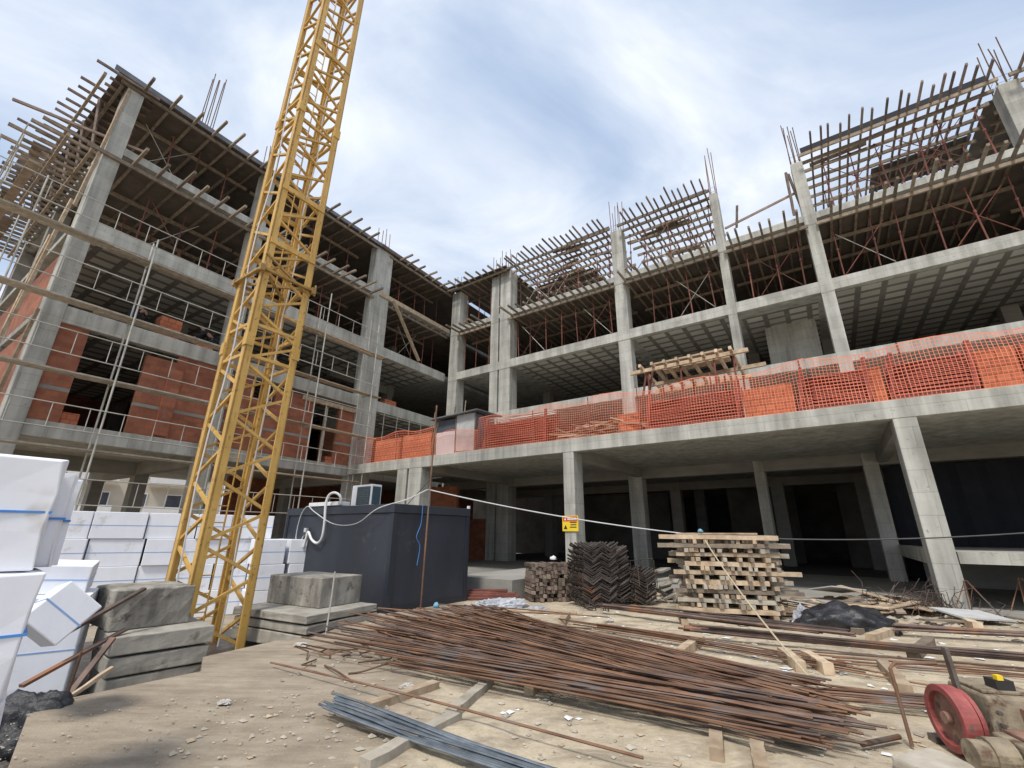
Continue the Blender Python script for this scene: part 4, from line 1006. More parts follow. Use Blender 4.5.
bend = dict(pelvis=(None, (0, 0, .62), .13), waist=('pelvis', (0, .10, .78), .125), chest=('waist', (0, .30, .95), .15), neck=('chest', (0, .42, 1.05), .06), head=('neck', (0, .50, 1.14), .095), crown=('head', (0, .52, 1.24), .07),
            shl=('chest', (-.17, .34, .97), .07), ell=('shl', (-.24, .48, .74), .05), wrl=('ell', (-.16, .66, .62), .036), hal=('wrl', (-.13, .74, .58), .04),
            shr=('chest', (.17, .34, .97), .07), elr=('shr', (.24, .48, .74), .05), wrr=('elr', (.16, .66, .62), .036), har=('wrr', (.13, .74, .58), .04),
            hipl=('pelvis', (-.10, 0, .60), .095), knl=('hipl', (-.13, .30, .40), .07), anl=('knl', (-.12, .05, .08), .05), tol=('anl', (-.13, .22, .04), .04),
            hipr=('pelvis', (.10, 0, .60), .095), knr=('hipr', (.13, .30, .40), .07), anr=('knr', (.12, .05, .08), .05), tor=('anr', (.13, .22, .04), .04))
person(LW(4.85, 20.55, S2 + .01), YB - .6, 'worker in dark clothes crouching behind the scaffold on the second floor left of the bricks', bend)
person(LW(7.75, 20.75, S2 + .01), YB + 1.2, 'worker in dark clothes bending over the low brick stack beside the crane', bend)

def hung(s0, s1, n, z0, z1, label):  # added sheet whose near-black colour stands in for shade in the interior
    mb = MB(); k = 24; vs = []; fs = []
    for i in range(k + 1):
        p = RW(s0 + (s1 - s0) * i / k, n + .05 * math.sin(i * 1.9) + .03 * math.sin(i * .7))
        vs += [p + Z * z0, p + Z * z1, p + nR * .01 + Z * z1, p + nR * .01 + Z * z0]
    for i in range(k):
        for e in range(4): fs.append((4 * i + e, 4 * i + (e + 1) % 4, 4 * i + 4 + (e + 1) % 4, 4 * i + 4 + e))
    return tag(obj('added_shade_sheet', mb.add(vs, fs), 'navy_board_shade'), label, 'sheet')
hung(-8.1, -1.9, NF + .75, .13, 4.15, 'added dark sheet standing in for shade inside the ground floor right of the big pillar')

# ------------------------------------------------------------------ warning sign
sg = empty('warning_sign', RW(7.44, NT - .02, 1.93), -YA); sg.scale = (1.22, 1, 1.3); tag(sg, 'small red and yellow warning sign on the concrete pillar', 'sign')
obj('panel', MB().abox(-.24, .26, -.012, .0, -.19, .20), 'sign_yellow', sg)
obj('header', MB().abox(-.215, .235, -.018, -.0125, .06, .18), 'sign_red', sg)
PT = MB().add([(-.18, -.0205, .085), (-.11, -.0205, .085), (-.145, -.0205, .155), (-.18, -.0185, .085), (-.11, -.0185, .085), (-.145, -.0185, .155)], [(0, 1, 2), (5, 4, 3), (0, 3, 4, 1), (1, 4, 5, 2), (2, 5, 3, 0)])
mb = MB()
for k in range(6): mb.abox(-.07 + .048 * k, -.035 + .048 * k, -.0205, -.0185, .09, .15)
obj('lettering', mb, 'white', sg); mb = PT; obj('pictogram', mb, 'white', sg)
mb = MB()
for r, (a, b) in enumerate(((.0, .21), (.02, .2), (.0, .2))): mb.abox(a, b, -.0165, -.0125, .02 - .06 * r, .045 - .06 * r)
PT = MB().add([(-.2, -.016, -.14), (-.08, -.016, -.14), (-.14, -.016, -.03), (-.2, -.0125, -.14), (-.08, -.0125, -.14), (-.14, -.0125, -.03)], [(0, 1, 2), (5, 4, 3), (0, 3, 4, 1), (1, 4, 5, 2), (2, 5, 3, 0)])
obj('lettering', mb, 'black_ink', sg); obj('pictogram', PT, 'black_ink', sg)

# ------------------------------------------------------------------ reinforcing bars on the ground
def bar_variants(name, r, mat, amp, k0, n=4, seg=9):
    out = []
    for k in range(n):
        q_ = random.Random(k0 + k); a1, a2, p1, p2 = q_.uniform(-amp, amp), q_.uniform(-amp, amp), q_.uniform(0, 6), q_.uniform(0, 6)
        pts = [(t / seg, a1 * math.sin(math.pi * t / seg) + a2 * .4 * math.sin(2 * math.pi * t / seg + p1), .015 * math.sin(5 * t / seg + p2)) for t in range(seg + 1)]
        mb = MB()
        # tube whose cross-section stays round under the length scaling
        vs = []; fs = []
        for (x, y, z) in pts:
            for e in range(6): vs.append((x, y + r * math.cos(e * math.pi / 3), z + r * math.sin(e * math.pi / 3)))
        for i in range(seg):
            for e in range(6): fs.append((6 * i + e, 6 * i + (e + 1) % 6, 6 * i + 6 + (e + 1) % 6, 6 * i + 6 + e))
        fs += [(5, 4, 3, 2, 1, 0), tuple(6 * seg + e for e in range(6))]
        out.append(mb.add(vs, fs).mesh(name, mat))
    return out
RB = bar_variants('rebar', .0108, 'rebar', .12, 100)
RBS = bar_variants('rebar_straight', .0108, 'rebar', .03, 120)
RBB = bar_variants('rebar_weathered', .0108, 'rebar_brown', .08, 180)
RBG = bar_variants('rebar_new', .0105, 'rebar_grey', .02, 140)
RBD = bar_variants('pipe', .018, 'rebar_brown', .02, 160)
def bar(me, a, b, label, group): return stick('reinforcing_bar', rnd.choice(me), a, b, label, 'steel bar', group)
lab = 'rusty reinforcing bar in the long loose pile across the yard'
for i in range(185):
    t = i / 184
    u = t ** 1.1
    la = V((-1.35, 6.25, 0)).lerp(V((-.9, 10.4, 0)), u) + V((rnd.gauss(0, .28), rnd.gauss(0, .16), 0))
    if .2 < t < .75 and rnd.random() < .5: la += V((rnd.uniform(-1.3, -.6), -.1, 0))
    rb = V((2.42, 4.0, 0)).lerp(V((3.0, 5.35, 0)), u ** .9) + V((rnd.gauss(0, .17), rnd.gauss(0, .06), 0))
    if u > .6 and rnd.random() < .2: rb += (rb - la) * .12
    if rb.y < 4.75 and rb.x > 3.05: rb.x = 3.05 - rnd.uniform(0, .1)
    hump = .10 + .22 * math.sin(math.pi * min(1, max(0, t))) * rnd.random()
    bar((RB if rnd.random() < .45 else RBS) if rnd.random() < .66 else RBB, la + Z * (hump + rnd.uniform(0, .06)), rb + Z * (.09 + rnd.uniform(0, .12)), lab, 'bars of the long rusty pile')
for i in range(26):
    la = V((-1.6, 8.2, 0)) + V((rnd.uniform(-.9, .6), rnd.uniform(-1.2, 1.6), 0)); d = V((1, -.45 + rnd.uniform(-.35, .3), 0)).normalized()
    bar(RB, la + Z * rnd.uniform(.1, .3), la + d * rnd.uniform(1.5, 3.2) + Z * rnd.uniform(.08, .25), 'loose rusty bar lying crossed at the cabin end of the long pile', 'loose bars at the cabin end of the pile')
for i in range(14):
    la = V((3.0, 5.3, .08)) + V((rnd.uniform(-.6, .3), rnd.uniform(-.15, .35), .03 * rnd.random()))
    bar(RBS, la, la + V((2.0 + rnd.uniform(-.4, .5), -.55 + rnd.uniform(-.1, .1), .02)), 'rusty bar in the short bundle running up to the red flywheel machine', 'bars beside the flywheel machine')
# separate bundles further back
def bundle(n, A_, B_, w, z, label, group, me, jit=.25):
    A_, B_ = V(A_), V(B_); side = Z.cross((B_ - A_).normalized())
    for i in range(n):
        o_ = side * (rnd.uniform(-w, w)) ; dz = rnd.uniform(0, .09)
        e = rnd.uniform(-jit, jit)
        bar(me, A_ + o_ + (B_ - A_).normalized() * e + Z * (z + dz), B_ + o_ + (B_ - A_).normalized() * rnd.uniform(-jit, jit) + Z * (z + dz), label, group)
bundle(12, (1.95, 10.35, 0), (5.15, 7.85, 0), .10, .13, 'dark bar in the bundle lying in front of the timber stack', 'bars in front of the timber stack', RBD)
bundle(12, (3.0, 8.15, 0), (7.6, 5.95, 0), .10, .12, 'rusty bar in the long bundle in front of the black plastic', 'bars in front of the black plastic', RBD)
bundle(9, (6.7, 8.45, 0), (10.4, 7.35, 0), .09, .10, 'rusty bar in the bundle in front of the big right pillar', 'bars in front of the right pillar', RBD)
bundle(9, (1.3, 8.9, 0), (4.4, 6.1, 0), .16, .05, 'thin rusty bar lying between the long pile and the bundles', 'thin bars between pile and bundles', RBS, .5)
bundle(5, (4.0, 6.9, 0), (7.8, 5.5, 0), .2, .04, 'thin rusty bar lying behind the red flywheel machine', 'thin bars behind the flywheel machine', RBS, .5)
# grey new bars in the foreground
for i in range(16):
    f = i / 15
    bar(RBG, V((-1.66, 4.68, .09)).lerp(V((-1.62, 4.98, .10)), f) + V((rnd.uniform(-.1, .1), 0, .02 * rnd.random())), V((.35, 3.45, .05)).lerp(V((.62, 3.5, .06)), f) + V((rnd.uniform(-.1, .1), 0, .015 * rnd.random())), 'new grey reinforcing bar in the small fan close to the camera', 'grey bars in the foreground')
tag(bar(RBS, (-2.95, 6.29, .07), (.95, 3.80, .12), 'x', None), 'single long rusty bar lying in front of the pile across the sleepers', 'steel bar')
tag(bar(RBS, (-2.3, 6.35, .03), (-1.75, 5.75, .03), 'x', None), 'short rusty bar lying crosswise on the bare slab', 'steel bar')
tag(bar(RBS, (-1.9, 6.05, .02), (-1.35, 6.25, .08), 'x', None), 'short dark bar stub on the ground before the pile', 'steel bar')
# tangle of short bent wires at the pile's near left end
for k in range(14):
    c = V((-2.25 + rnd.uniform(-.55, .5), 6.75 + rnd.uniform(-.3, .45), .02)); a = rnd.uniform(0, 6.28); l = rnd.uniform(.15, .4)
    p1 = c + V((math.cos(a), math.sin(a), 0)) * l; p2 = p1 + V((math.cos(a + 1.2), math.sin(a + 1.2), rnd.uniform(.1, .5))) * l * .6
    tag(obj('bent_offcut', MB().tube([c, p1 + Z * .03, p2], .010, 5), 'rebar'), 'short bent steel offcut in the tangle at the near end of the pile', 'steel offcut', 'bent offcuts by the pile')

# sleepers and loose planks (all different)
SL = [rough_bar('sleeper', .10, .10, 'wood', 200 + k) for k in range(4)]
SLp = [rough_bar('sleeper_pale', .10, .10, 'wood_pale', 220 + k) for k in range(3)]
SLo = [rough_bar('sleeper_old', .11, .09, 'wood_old', 210 + k) for k in range(3)]
def sleeper(a, b, z, label, me=SL, w=1, h=1):
    return stick('timber_sleeper', rnd.choice(me), (a[0], a[1], z), (b[0], b[1], z), label, 'timber', None, w, h)
sleeper((-1.33, 4.95), (-.80, 5.62), .035, 'short squared timber lying left of the pale sleeper in the foreground', SL, 1.2, .7)
sleeper((-1.02, 3.85), (-.47, 4.75), .035, 'pale timber sleeper under the grey bars in the foreground', SLp, 1.2, .7)
sleeper((-.55, 4.72), (-.22, 5.75), .035, 'timber sleeper lying end on in front of the rusty pile', SLp, 1.1, .7)
sleeper((1.55, 4.02), (2.25, 5.6), .04, 'timber sleeper under the right end of the rusty pile')
sleeper((1.75, 3.75), (1.95, 4.2), .04, 'stubby timber end poking out at the bottom of the pile')
sleeper((.2, 5.4), (1.1, 7.6), .045, 'timber sleeper under the middle of the rusty pile')
sleeper((2.35, 6.95), (2.95, 7.75), .06, 'squared timber leaning beside the dark bundle before the timber stack', SL, 1.2, 1.2)
sleeper((2.25, 5.85), (2.45, 6.75), .06, 'timber block between the pile and the blue bottle')
sleeper((3.6, 6.3), (3.78, 7.0), .07, 'left one of two short timber blocks under the long bundle', SL, 1.2, 1.3)
sleeper((3.88, 6.2), (4.02, 6.85), .07, 'right one of two short timber blocks under the long bundle', SL, 1.2, 1.3)
sleeper((5.9, 8.5), (7.35, 9.45), .05, 'brown timber lying behind the pale one right of the black plastic', SLo, 1.2, 1.2)
sleeper((5.75, 7.98), (7.4, 9.15), .06, 'long pale squared timber right of the black plastic', SL, 1.3, 1.3)
sleeper((5.55, 6.95), (6.6, 7.85), .06, 'brown timber lying across behind the long bundle on the right', SLo, 1.2, 1.2)
sleeper((4.75, 6.45), (4.2, 5.45), .06, 'worn timber lying towards the red flywheel machine', SL, 1.2, 1.2)
sleeper((8.5, 9.0), (8.95, 9.85), .07, 'short timber leaning by the white board near the pillar', SL, 1.4, 1.4)
sleeper((6.5, 5.9), (6.75, 6.5), .05, 'timber block at the right edge behind the flywheel machine', SL, 1.3, 1.3)
sleeper((6.85, 5.95), (7.1, 6.5), .05, 'last timber block at the right edge under the long bundle', SLo, 1.3, 1.3)
sleeper((.95, 9.1), (1.15, 9.95), .05, 'pale timber lying in front of the bent steel stacks', SL, 1.3, 1.2)
sleeper((3.25, 9.2), (3.45, 9.95), .05, 'short timber under the dark bundle below the timber stack', SL, 1.2, 1.2)
sleeper((-.1, 10.6), (1.4, 10.35), .03, 'flat pale board on the ground in front of the offcut stack', SL, 2.5, .5)
sleeper((7.2, 6.2), (9.0, 6.6), .04, 'wide brown board on the ground at the right edge', SLo, 4, .5)

# ------------------------------------------------------------------ timber stack
TB = [rough_bar('squared_timber', .09, .088, 'wood', 300 + k) for k in range(4)] + [rough_bar('squared_timber', .09, .088, 'wood_pale', 305 + k) for k in range(3)] + [rough_bar('squared_timber', .09, .088, 'wood_old', 309 + k) for k in range(2)]
t0 = V((3.72, 10.2, 0)); tx = V((.97, -.243, 0)).normalized(); ty = V((.243, .97, 0)).normalized()
z = .10
for sx in (.25, 1.6):
    stick('stack_bearer', TB[0], t0 + tx * sx - ty * .15 + Z * .05, t0 + tx * sx + ty * 1.2 + Z * .05, 'block carrying the timber stack', 'timber', 'blocks under the timber stack')
for lay in range(17):
    if lay % 2 == 0:
        for k in range(5):
            y = .04 + k * .24 + rnd.uniform(-.05, .05)
            e0, e1_ = rnd.uniform(-.3, .12), rnd.uniform(-.25, .38)
            if lay >= 14: e0 -= .22; e1_ += .05
            stick('squared_timber', rnd.choice(TB), t0 + tx * e0 + ty * y + Z * (z + .042), t0 + tx * (1.85 + e1_) + ty * (y + rnd.uniform(-.05, .05)) + Z * (z + .042 + rnd.uniform(-.01, .012)), 'long squared timber lying lengthwise in the big timber stack', 'timber', 'lengthwise timbers of the stack', 1, rnd.uniform(.8, 1.1))
    else:
        x_ = .02 + rnd.uniform(0, .2)
        while x_ < 1.85:
            stick('squared_timber', rnd.choice(TB), t0 + tx * x_ - ty * rnd.uniform(-.02, .15) + Z * (z + .042), t0 + tx * (x_ + rnd.uniform(-.06, .06)) + ty * 1.15 + Z * (z + .042), 'short squared timber lying crosswise in the big timber stack with its end showing', 'timber', 'crosswise timbers of the stack', rnd.uniform(.7, 1.05), rnd.uniform(.8, 1))
            x_ += rnd.choice((.1, .1, .12, .3, .22))
    z += .0885
stick('squared_timber', TB[1], t0 + tx * -.1 + ty * .1 + Z * (z + .02), t0 + tx * 1.55 + ty * .2 + Z * (z + .03), 'thin pale board lying on top of the big timber stack', 'timber', None, 1.6, .4)
lump('plastic_bottle', tuple(t0 + tx * .42 + ty * .1 + Z * (z + .06)), .06, 'blue_plastic', 'small pale blue bottle lying on top of the timber stack', 'bottle', 2, (1, 1, 1.1), 2, .1)

# brown offcut stack
o0 = V((.50, 12.0, .0)); ox = V((.97, .24, 0)).normalized(); oy = V((-.24, .97, 0)).normalized()
OC = [rough_bar('offcut', .085, .08, 'wood_dark', 400 + k) for k in range(4)] + [rough_bar('offcut', .08, .085, 'wood_old', 410 + k) for k in range(2)]
for j in range(10):
    for i in range(13):
        if rnd.random() < .06: continue
        b0 = o0 + ox * (.06 + .098 * i + rnd.uniform(-.015, .015)) + Z * (.05 + .088 * j + rnd.uniform(-.006, .006))
        stick('timber_offcut', rnd.choice(OC), b0 - oy * rnd.uniform(-.02, .14), b0 + oy * .55, 'brown offcut in the neat low stack beside the bent steel', 'offcut', 'offcuts of the low brown stack', rnd.uniform(.85, 1.1), rnd.uniform(.85, 1.1), Z + ox * rnd.uniform(-.2, .2))
lump('paper_scrap', tuple(o0 + ox * .62 + Z * .98), .09, 'paper', 'crumpled white scrap lying on the brown offcut stack', 'scrap', 4, (1, 1, 1), 2, .4)
# bent steel stacks: nested zigzag bars
def zigzag(w, nz, amp, depth, r, seed):
    q_ = random.Random(seed); mb = MB()
    for k in range(5):
        y = depth * k / 4 + q_.uniform(-.03, .03)
        pts = []
        for i in range(nz + 1): pts.append((w * i / nz + q_.uniform(-.02, .02), y + q_.uniform(-.02, .02), (amp if i % 2 else 0) + q_.uniform(-.015, .015)))
        mb.tube(pts, r, 5)
    return mb.mesh('bent_bars', 'rebar_dark')
ZZ = [zigzag(.92, 4, -.13, .7, .021, k) for k in range(4)]
ZZ2 = [zigzag(.62, 2, -.15, .6, .021, k + 8) for k in range(4)]
b0 = V((1.62, 11.0, 0)); bx = V((.93, .36, 0)).normalized()
def bent_stack(p, me, n, step, label, group, lean):
    for k in range(n):
        o_ = link('bent_bars', rnd.choice(me)); m_ = frame(p + Z * (.17 + step * k) + bx * (lean * k + rnd.uniform(-.035, .035)) , bx)
        o_.matrix_world = m_ @ M.Rotation(rnd.uniform(-.05, .05), 4, 'X') @ M.Rotation(rnd.uniform(-.04, .04), 4, 'Z'); tag(o_, label, 'bent steel', group)
bent_stack(b0, ZZ, 27, .048, 'dark zigzag bent steel nested in the tallest stack beside the pillar', 'bent steel of the tallest stack', .004)
bent_stack(b0 + bx * .85 + V((-.05, .15, 0)), ZZ2, 24, .05, 'dark zigzag bent steel nested in the middle stack', 'bent steel of the middle stack', -.003)
bent_stack(b0 + bx * 1.35 + V((.05, -.05, 0)), ZZ2, 14, .05, 'dark zigzag bent steel nested in the lower right stack', 'bent steel of the lower right stack', .002)
for k in range(16):
    c = b0 + bx * (1.75 + rnd.uniform(-.25, .3)) + V((0, rnd.uniform(0, .5), rnd.uniform(.3, 1.0)))
    a = rnd.uniform(0, 6.28); d = V((math.cos(a), math.sin(a), 0))
    rr = rnd.uniform(.12, .22)
    tag(obj('stirrup', MB().tube([c - d * rr, c - d * rr - Z * rr * 1.6, c + d * rr - Z * rr * 1.4, c + d * rr + Z * .02, c - d * rr * .9 + Z * .03], .012, 5), 'rebar_dark'), 'dark steel stirrup heaped on the right end of the bent steel stacks', 'stirrup', 'stirrups on the bent steel')
for k in range(16):
    c = b0 + V((rnd.uniform(-.1, .6), -.25 + rnd.uniform(-.1, .1), .1)); a = rnd.uniform(0, 6.28)
    d = V((math.cos(a), .3, math.sin(a))) * .13
    tag(obj('bent_offcut', MB().tube([c, c + d, c + d * .6 + V((.1, 0, -.04))], .013, 5), 'rebar_dark'), 'dark bent offcut at the foot of the tallest bent steel stack', 'steel offcut', 'offcuts at the foot of the bent steel')
# grey broken slabs right of the stacks
for k in range(9):
    p = V((4.2 + rnd.uniform(-.5, .5), 12.6 + rnd.uniform(-.7, .5), .12 + .07 * k))
    o = obj('broken_slab', MB().abox(-.22, .22, -.16, .16, -.025, .025), 'ballast'); o.location = p; o.rotation_euler = (rnd.uniform(-.5, .2), rnd.uniform(-.4, .4), rnd.uniform(0, 3))
    tag(o, 'grey broken slab in the heap between the bent steel and the timber stack', 'slab', 'broken grey slabs')

# ------------------------------------------------------------------ plastic sheets and debris
lump('plastic_sheet', (6.05, 9.0, -.02), .72, 'black_plastic', 'crumpled black plastic sheet lying right of the timber stack', 'plastic sheet', 5, (1.15, .62, .6), 5, .2, None, -.35)
lump('plastic_sheet', (5.55, 9.35, .02), .26, 'grey_plastic', 'pale torn plastic sticking up behind the black sheet', 'plastic sheet', 9, (.6, .4, 1.1), 5, .4, None, 0, False)
lump('plastic_sheet', (-.25, 11.0, .0), .42, 'grey_plastic', 'crumpled grey plastic sheet on the ground beside the cabin', 'plastic sheet', 6, (1.6, .6, .5), 5, .38, None, .3, False)
lump('plastic_sheet', (.55, 10.7, .0), .25, 'grey_plastic', 'small pale plastic sheet before the brown offcut stack', 'plastic sheet', 12, (1.2, .7, .35), 4, .6, None, .2, False)
lump('plastic_bottle', (2.1, 6.5, .05), .13, 'blue_plastic', 'crushed pale blue plastic bottle behind the rusty pile', 'bottle', 8, (1.4, .6, .6), 3, .3, None, -.2)
lump('plastic_bottle', (7.0, 9.3, .05), .12, 'strap', 'small bright blue plastic scrap beside the two timbers', 'scrap', 18, (1.4, .5, .4), 3, .3)
lump('plastic_bag', (-1.35, 9.0, .3), .085, 'blue_plastic', 'blue and cream rag caught on the long rusty pile', 'rag', 14, (.6, .6, 1.0), 3, .5)
o = obj('white_board', MB().abox(-.55, .55, -.33, .33, -.015, .015), 'board_grey'); o.location = (9.15, 9.75, .16); o.rotation_euler = (.13, .06, .1); tag(o, 'pale grey board lying on the rubble before the pillar', 'board')
# red formwork frames lying beside the cabin
for k in range(7):
    stick('red_batten', BRACE, (-1.1 + .02 * k, 12.2 + .09 * k, .05 + .05 * (k % 4)), (.1 + rnd.uniform(-.3, .15), 12.05 + .03 * k, .06 + .06 * (k % 4)), 'red steel bar lying on the ground between the cabin and the offcut stack', 'steel bar', 'red bars beside the cabin', 2, 2)
# plank debris under the right of the terrace
DP = [rough_bar('debris_plank', .16, .03, 'wood_old', 500 + k) for k in range(3)] + [rough_bar('debris_plank', .2, .02, 'wood', 510 + k) for k in range(2)]
for k in range(80):
    c = V((8.1 + rnd.gauss(0, 1.3), 11.1 + rnd.gauss(0, .8), 0)); c.z = .03 + .30 * math.exp(-((c.x - 8.4) ** 2 + (c.y - 11.2) ** 2) / 1.2) * rnd.random()
    a = rnd.uniform(0, 3.14); l = rnd.uniform(.35, 1.2); d = V((math.cos(a), math.sin(a) * .7, rnd.uniform(-.08, .12)))
    stick('debris_plank', rnd.choice(DP), c - d * l / 2 + Z * .04, c + d * l / 2 + Z * .04, 'broken board in the debris heap left of the big right pillar', 'board', 'boards of the debris heap')
stick('debris_plank', DP[3], (8.1, 11.9, .45), (8.9, 10.3, .12), 'longest pale board leaning on the debris heap left of the right pillar', 'board', None)
for k, (c, rx, rz) in enumerate((((7.4, 10.8, .12), .25, .5), ((8.1, 12.0, .35), -.2, .2), ((9.6, 12.3, .2), .1, .9), ((6.9, 11.6, .1), .15, 1.2))):
    o = obj('board_piece', MB().abox(-.5, .5, -.35, .35, -.012, .012), 'board_grey' if k % 2 else 'slabblock'); o.location = c; o.rotation_euler = (rx, .1, rz)
    tag(o, 'flat pale sheet in the debris left of the right pillar', 'sheet', 'sheets of the debris heap')
# rusty wire tangles
def wires(c, n, r, h, label, seed):
    q_ = random.Random(seed); mb = MB()
    for k in range(n):
        p = V(c) + V((q_.gauss(0, r * .6), q_.gauss(0, r * .35), 0)); pts = [p]
        for j in range(3):
            p = p + V((q_.uniform(-.4, .4) * r, q_.uniform(-.2, .2) * r, q_.uniform(-.15, .6) * h)); p.z = max(p.z, .01); pts.append(p)
        mb.tube(pts, .007, 4)
    return tag(obj('wire_tangle', mb, 'rebar_brown'), label, 'wire tangle')
wires((9.2, 10.9, .02), 110, .95, .5, 'tangle of rusty bent wire at the foot of the right pillar', 4)
wires((11.6, 10.3, .02), 16, .8, .35, 'tangle of rusty wire right of the big pillar', 5)
for (x, y, hh, lb) in ((9.75, 10.35, .72, 'bent rusty hoop standing right before the big pillar'), (11.0, 10.4, .78, 'pair of rusty bars tied to a point right of the big pillar')):
    c = V((x, y, 0))
    tag(obj('steel_hoop', MB().tube([c + V((-.05, 0, 0)), c + V((0, 0, hh)), c + V((.07, 0, hh)), c + V((.5, -.1, .02))], .014, 5).tube([c + V((.1, .1, 0)), c + V((.03, 0, hh)), c + V((-.35, .1, .0))], .012, 5), 'rebar'), lb, 'steel hoop')
# stones and chips: uncountable
def scatter(name, n, region, smin, smax, mat, seed, flat=.5):
    q_ = random.Random(seed); mb = MB()
    for k in range(n):
        x, y, z0 = region(q_); s_ = smin + (smax - smin) * q_.random() ** 3
        vs = []
        for (a, b, c) in ((1, 0, 0), (-1, 0, 0), (0, 1, 0), (0, -1, 0), (0, 0, 1), (0, 0, -1), ):
            j = lambda: q_.uniform(.6, 1.3)
            vs.append((x + a * s_ * j() + q_.uniform(-.3, .3) * s_, y + b * s_ * j() + q_.uniform(-.3, .3) * s_, z0 + .2 * s_ + c * s_ * flat * j()))
        mb.add(vs, [(0, 2, 4), (2, 1, 4), (1, 3, 4), (3, 0, 4), (2, 0, 5), (1, 2, 5), (3, 1, 5), (0, 3, 5)])
    o = obj(name, mb, mat); o['kind'] = 'stuff'; return o
def reg_yard(q_):
    while True:
        d = 3.2 + 10 * q_.random() ** 1.5; a = rad(q_.uniform(-34, 52)); x, y = d * math.sin(a), d * math.cos(a)
        if y > 3 and x > -2.6: return x, y, 0
scatter('gravel', 2600, reg_yard, .006, .045, 'stone', 21)
scatter('rubble', 700, lambda q_: (lambda p: (p.x, p.y, .0))(RW(q_.uniform(-7, 5.5), q_.gauss(13.0, .8))), .02, .13, 'stone', 22)
scatter('litter', 520, lambda q_: (lambda a, d: (d * math.sin(a), d * math.cos(a), .0))(rad(q_.uniform(-5, 50)), 4.5 + 8 * q_.random() ** .7), .01, .075, 'paper', 23, .25)
scatter('slab_grit', 500, lambda q_: (lambda t, u: (-4.4 + t * 2.7, 4.8 + .7 * t - u * (1.2 + .6 * t) + t * .3, .013))(q_.random(), q_.random()), .003, .018, 'stone', 24)
scatter('pit_rubble', 500, lambda q_: (q_.uniform(-5.2, -2.6), q_.uniform(2.6, 5.6), -.33), .02, .12, 'ballast', 25)
scatter('wood_chips', 700, reg_yard, .008, .05, 'wood', 26, .2)
for k, (x, y, s_, lb) in enumerate(((-3.05, 7.35, .10, 'pale plaster lump lying on the slab edge beside the crane'), (.35, 9.6, .13, 'pale plaster lump before the bent steel'), (1.9, 9.5, .10, 'pale plaster lump in front of the dark bundle'), (3.05, 7.6, .12, 'plaster chunk between the bundle and the timber stack'), (4.35, 9.25, .10, 'pale plaster lump at the foot of the timber stack'), (-2.75, 5.05, .06, 'small pale stone on the bare slab'), (-1.1, 5.6, .07, 'pale stone in front of the rusty pile'), (5.15, 9.2, .16, 'pale plaster lump beside the black sheet'))):
    lump('plaster_lump', (x, y, .02), s_ * .7, 'plaster', lb, 'lump', 30 + k, (1.3, .8, .6), 4, .6, None, 0, False)

# ------------------------------------------------------------------ flywheel machine
ma = V((math.sin(rad(101)), math.cos(rad(101)), 0)); mo = V((3.50, 4.14, 0)); mf = V((-ma.y, ma.x, 0))
mc = empty('bar_cutter', mo); tag(mc, 'old bar cutting machine with two red flywheels at the lower right', 'machine')
def mp(a, f, z): return ma * a + mf * f + Z * z
def flywheel(a):
    c = mp(a, 0, .25)
    o = obj('flywheel', MB().disc(c, ma, .225, .11, 40, .175), 'red', mc, bevel=.006)
    obj('web', MB().disc(c, ma, .176, .03, 40, .04), 'rust_plate', o)
    mb = MB().disc(c, ma, .042, .12, 20); obj('hub', mb, 'rust_plate', o)
    for k in range(3):
        t = k * 2.094 + .4; cc = c - ma * .0165 + (mf * math.cos(t) + Z * math.sin(t)) * .13
        obj('slot', MB().disc(cc, ma, .022, .006, 12), 'steel', o)
flywheel(0); flywheel(.56)
for a, f, z in ((.16, -.27, .30), (.16, -.27, .38), (.5, -.27, .30), (.5, -.27, .38), (.2, .27, .47), (.5, .27, .47), (.2, -.68, .295), (.9, -.68, .295)):
    obj('bolt', MB().disc(mp(a, f, z), -mf if f < 0 and z < .4 else Z, .016, .03, 6), 'steel', mc)
obj('oil_pipe', MB().tube([mp(.15, -.28, .12), mp(.3, -.32, .14), mp(.5, -.31, .24), mp(.56, -.27, .36)], .012, 6), 'cable_dark', mc)
obj('shaft', MB().tube([mp(-.05, 0, .25), mp(.72, 0, .25)], .03, 12), 'steel', mc)
def mbox(mb, a0, a1, f0, f1, z0, z1, ta=0, tf=0):
    ps = [mp(a, f, z0) for a, f in ((a0, f0), (a1, f0), (a1, f1), (a0, f1))] + [mp(a, f, z1) for a, f in ((a0 + ta, f0 + tf), (a1 - ta, f0 + tf), (a1 - ta, f1 - tf), (a0 + ta, f1 - tf))]
    return mb.add(ps, [(0, 3, 2, 1), (4, 5, 6, 7), (0, 1, 5, 4), (1, 2, 6, 5), (2, 3, 7, 6), (3, 0, 4, 7)])
obj('casing', mbox(MB(), .13, .57, -.24, .30, .06, .46, .03, .06), 'machine', mc, bevel=.02)
obj('casing_lid', mbox(MB(), .18, .53, -.12, .24, .462, .485), 'machine', mc, bevel=.006)
obj('hatch', mbox(MB(), .34, .41, -.25, -.20, .2, .4), 'rust_plate', mc)
obj('front_bed', mbox(MB(), .08, 1.0, -.75, -.25, .05, .26), 'machine', mc, bevel=.015)
obj('bed_plate', mbox(MB(), .15, .95, -.74, -.27, .262, .285), 'rust_plate', mc, bevel=.005)
obj('skid', mbox(MB(), -.05, 1.1, -.7, -.6, .0, .05), 'steel', mc); obj('skid', mbox(MB(), -.05, 1.1, .2, .3, 0, .05), 'steel', mc)
obj('lever', MB().beam(mp(.12, .02, .05), mp(.09, .03, .74), .055, .03, ma), 'steel', mc, bevel=.004)
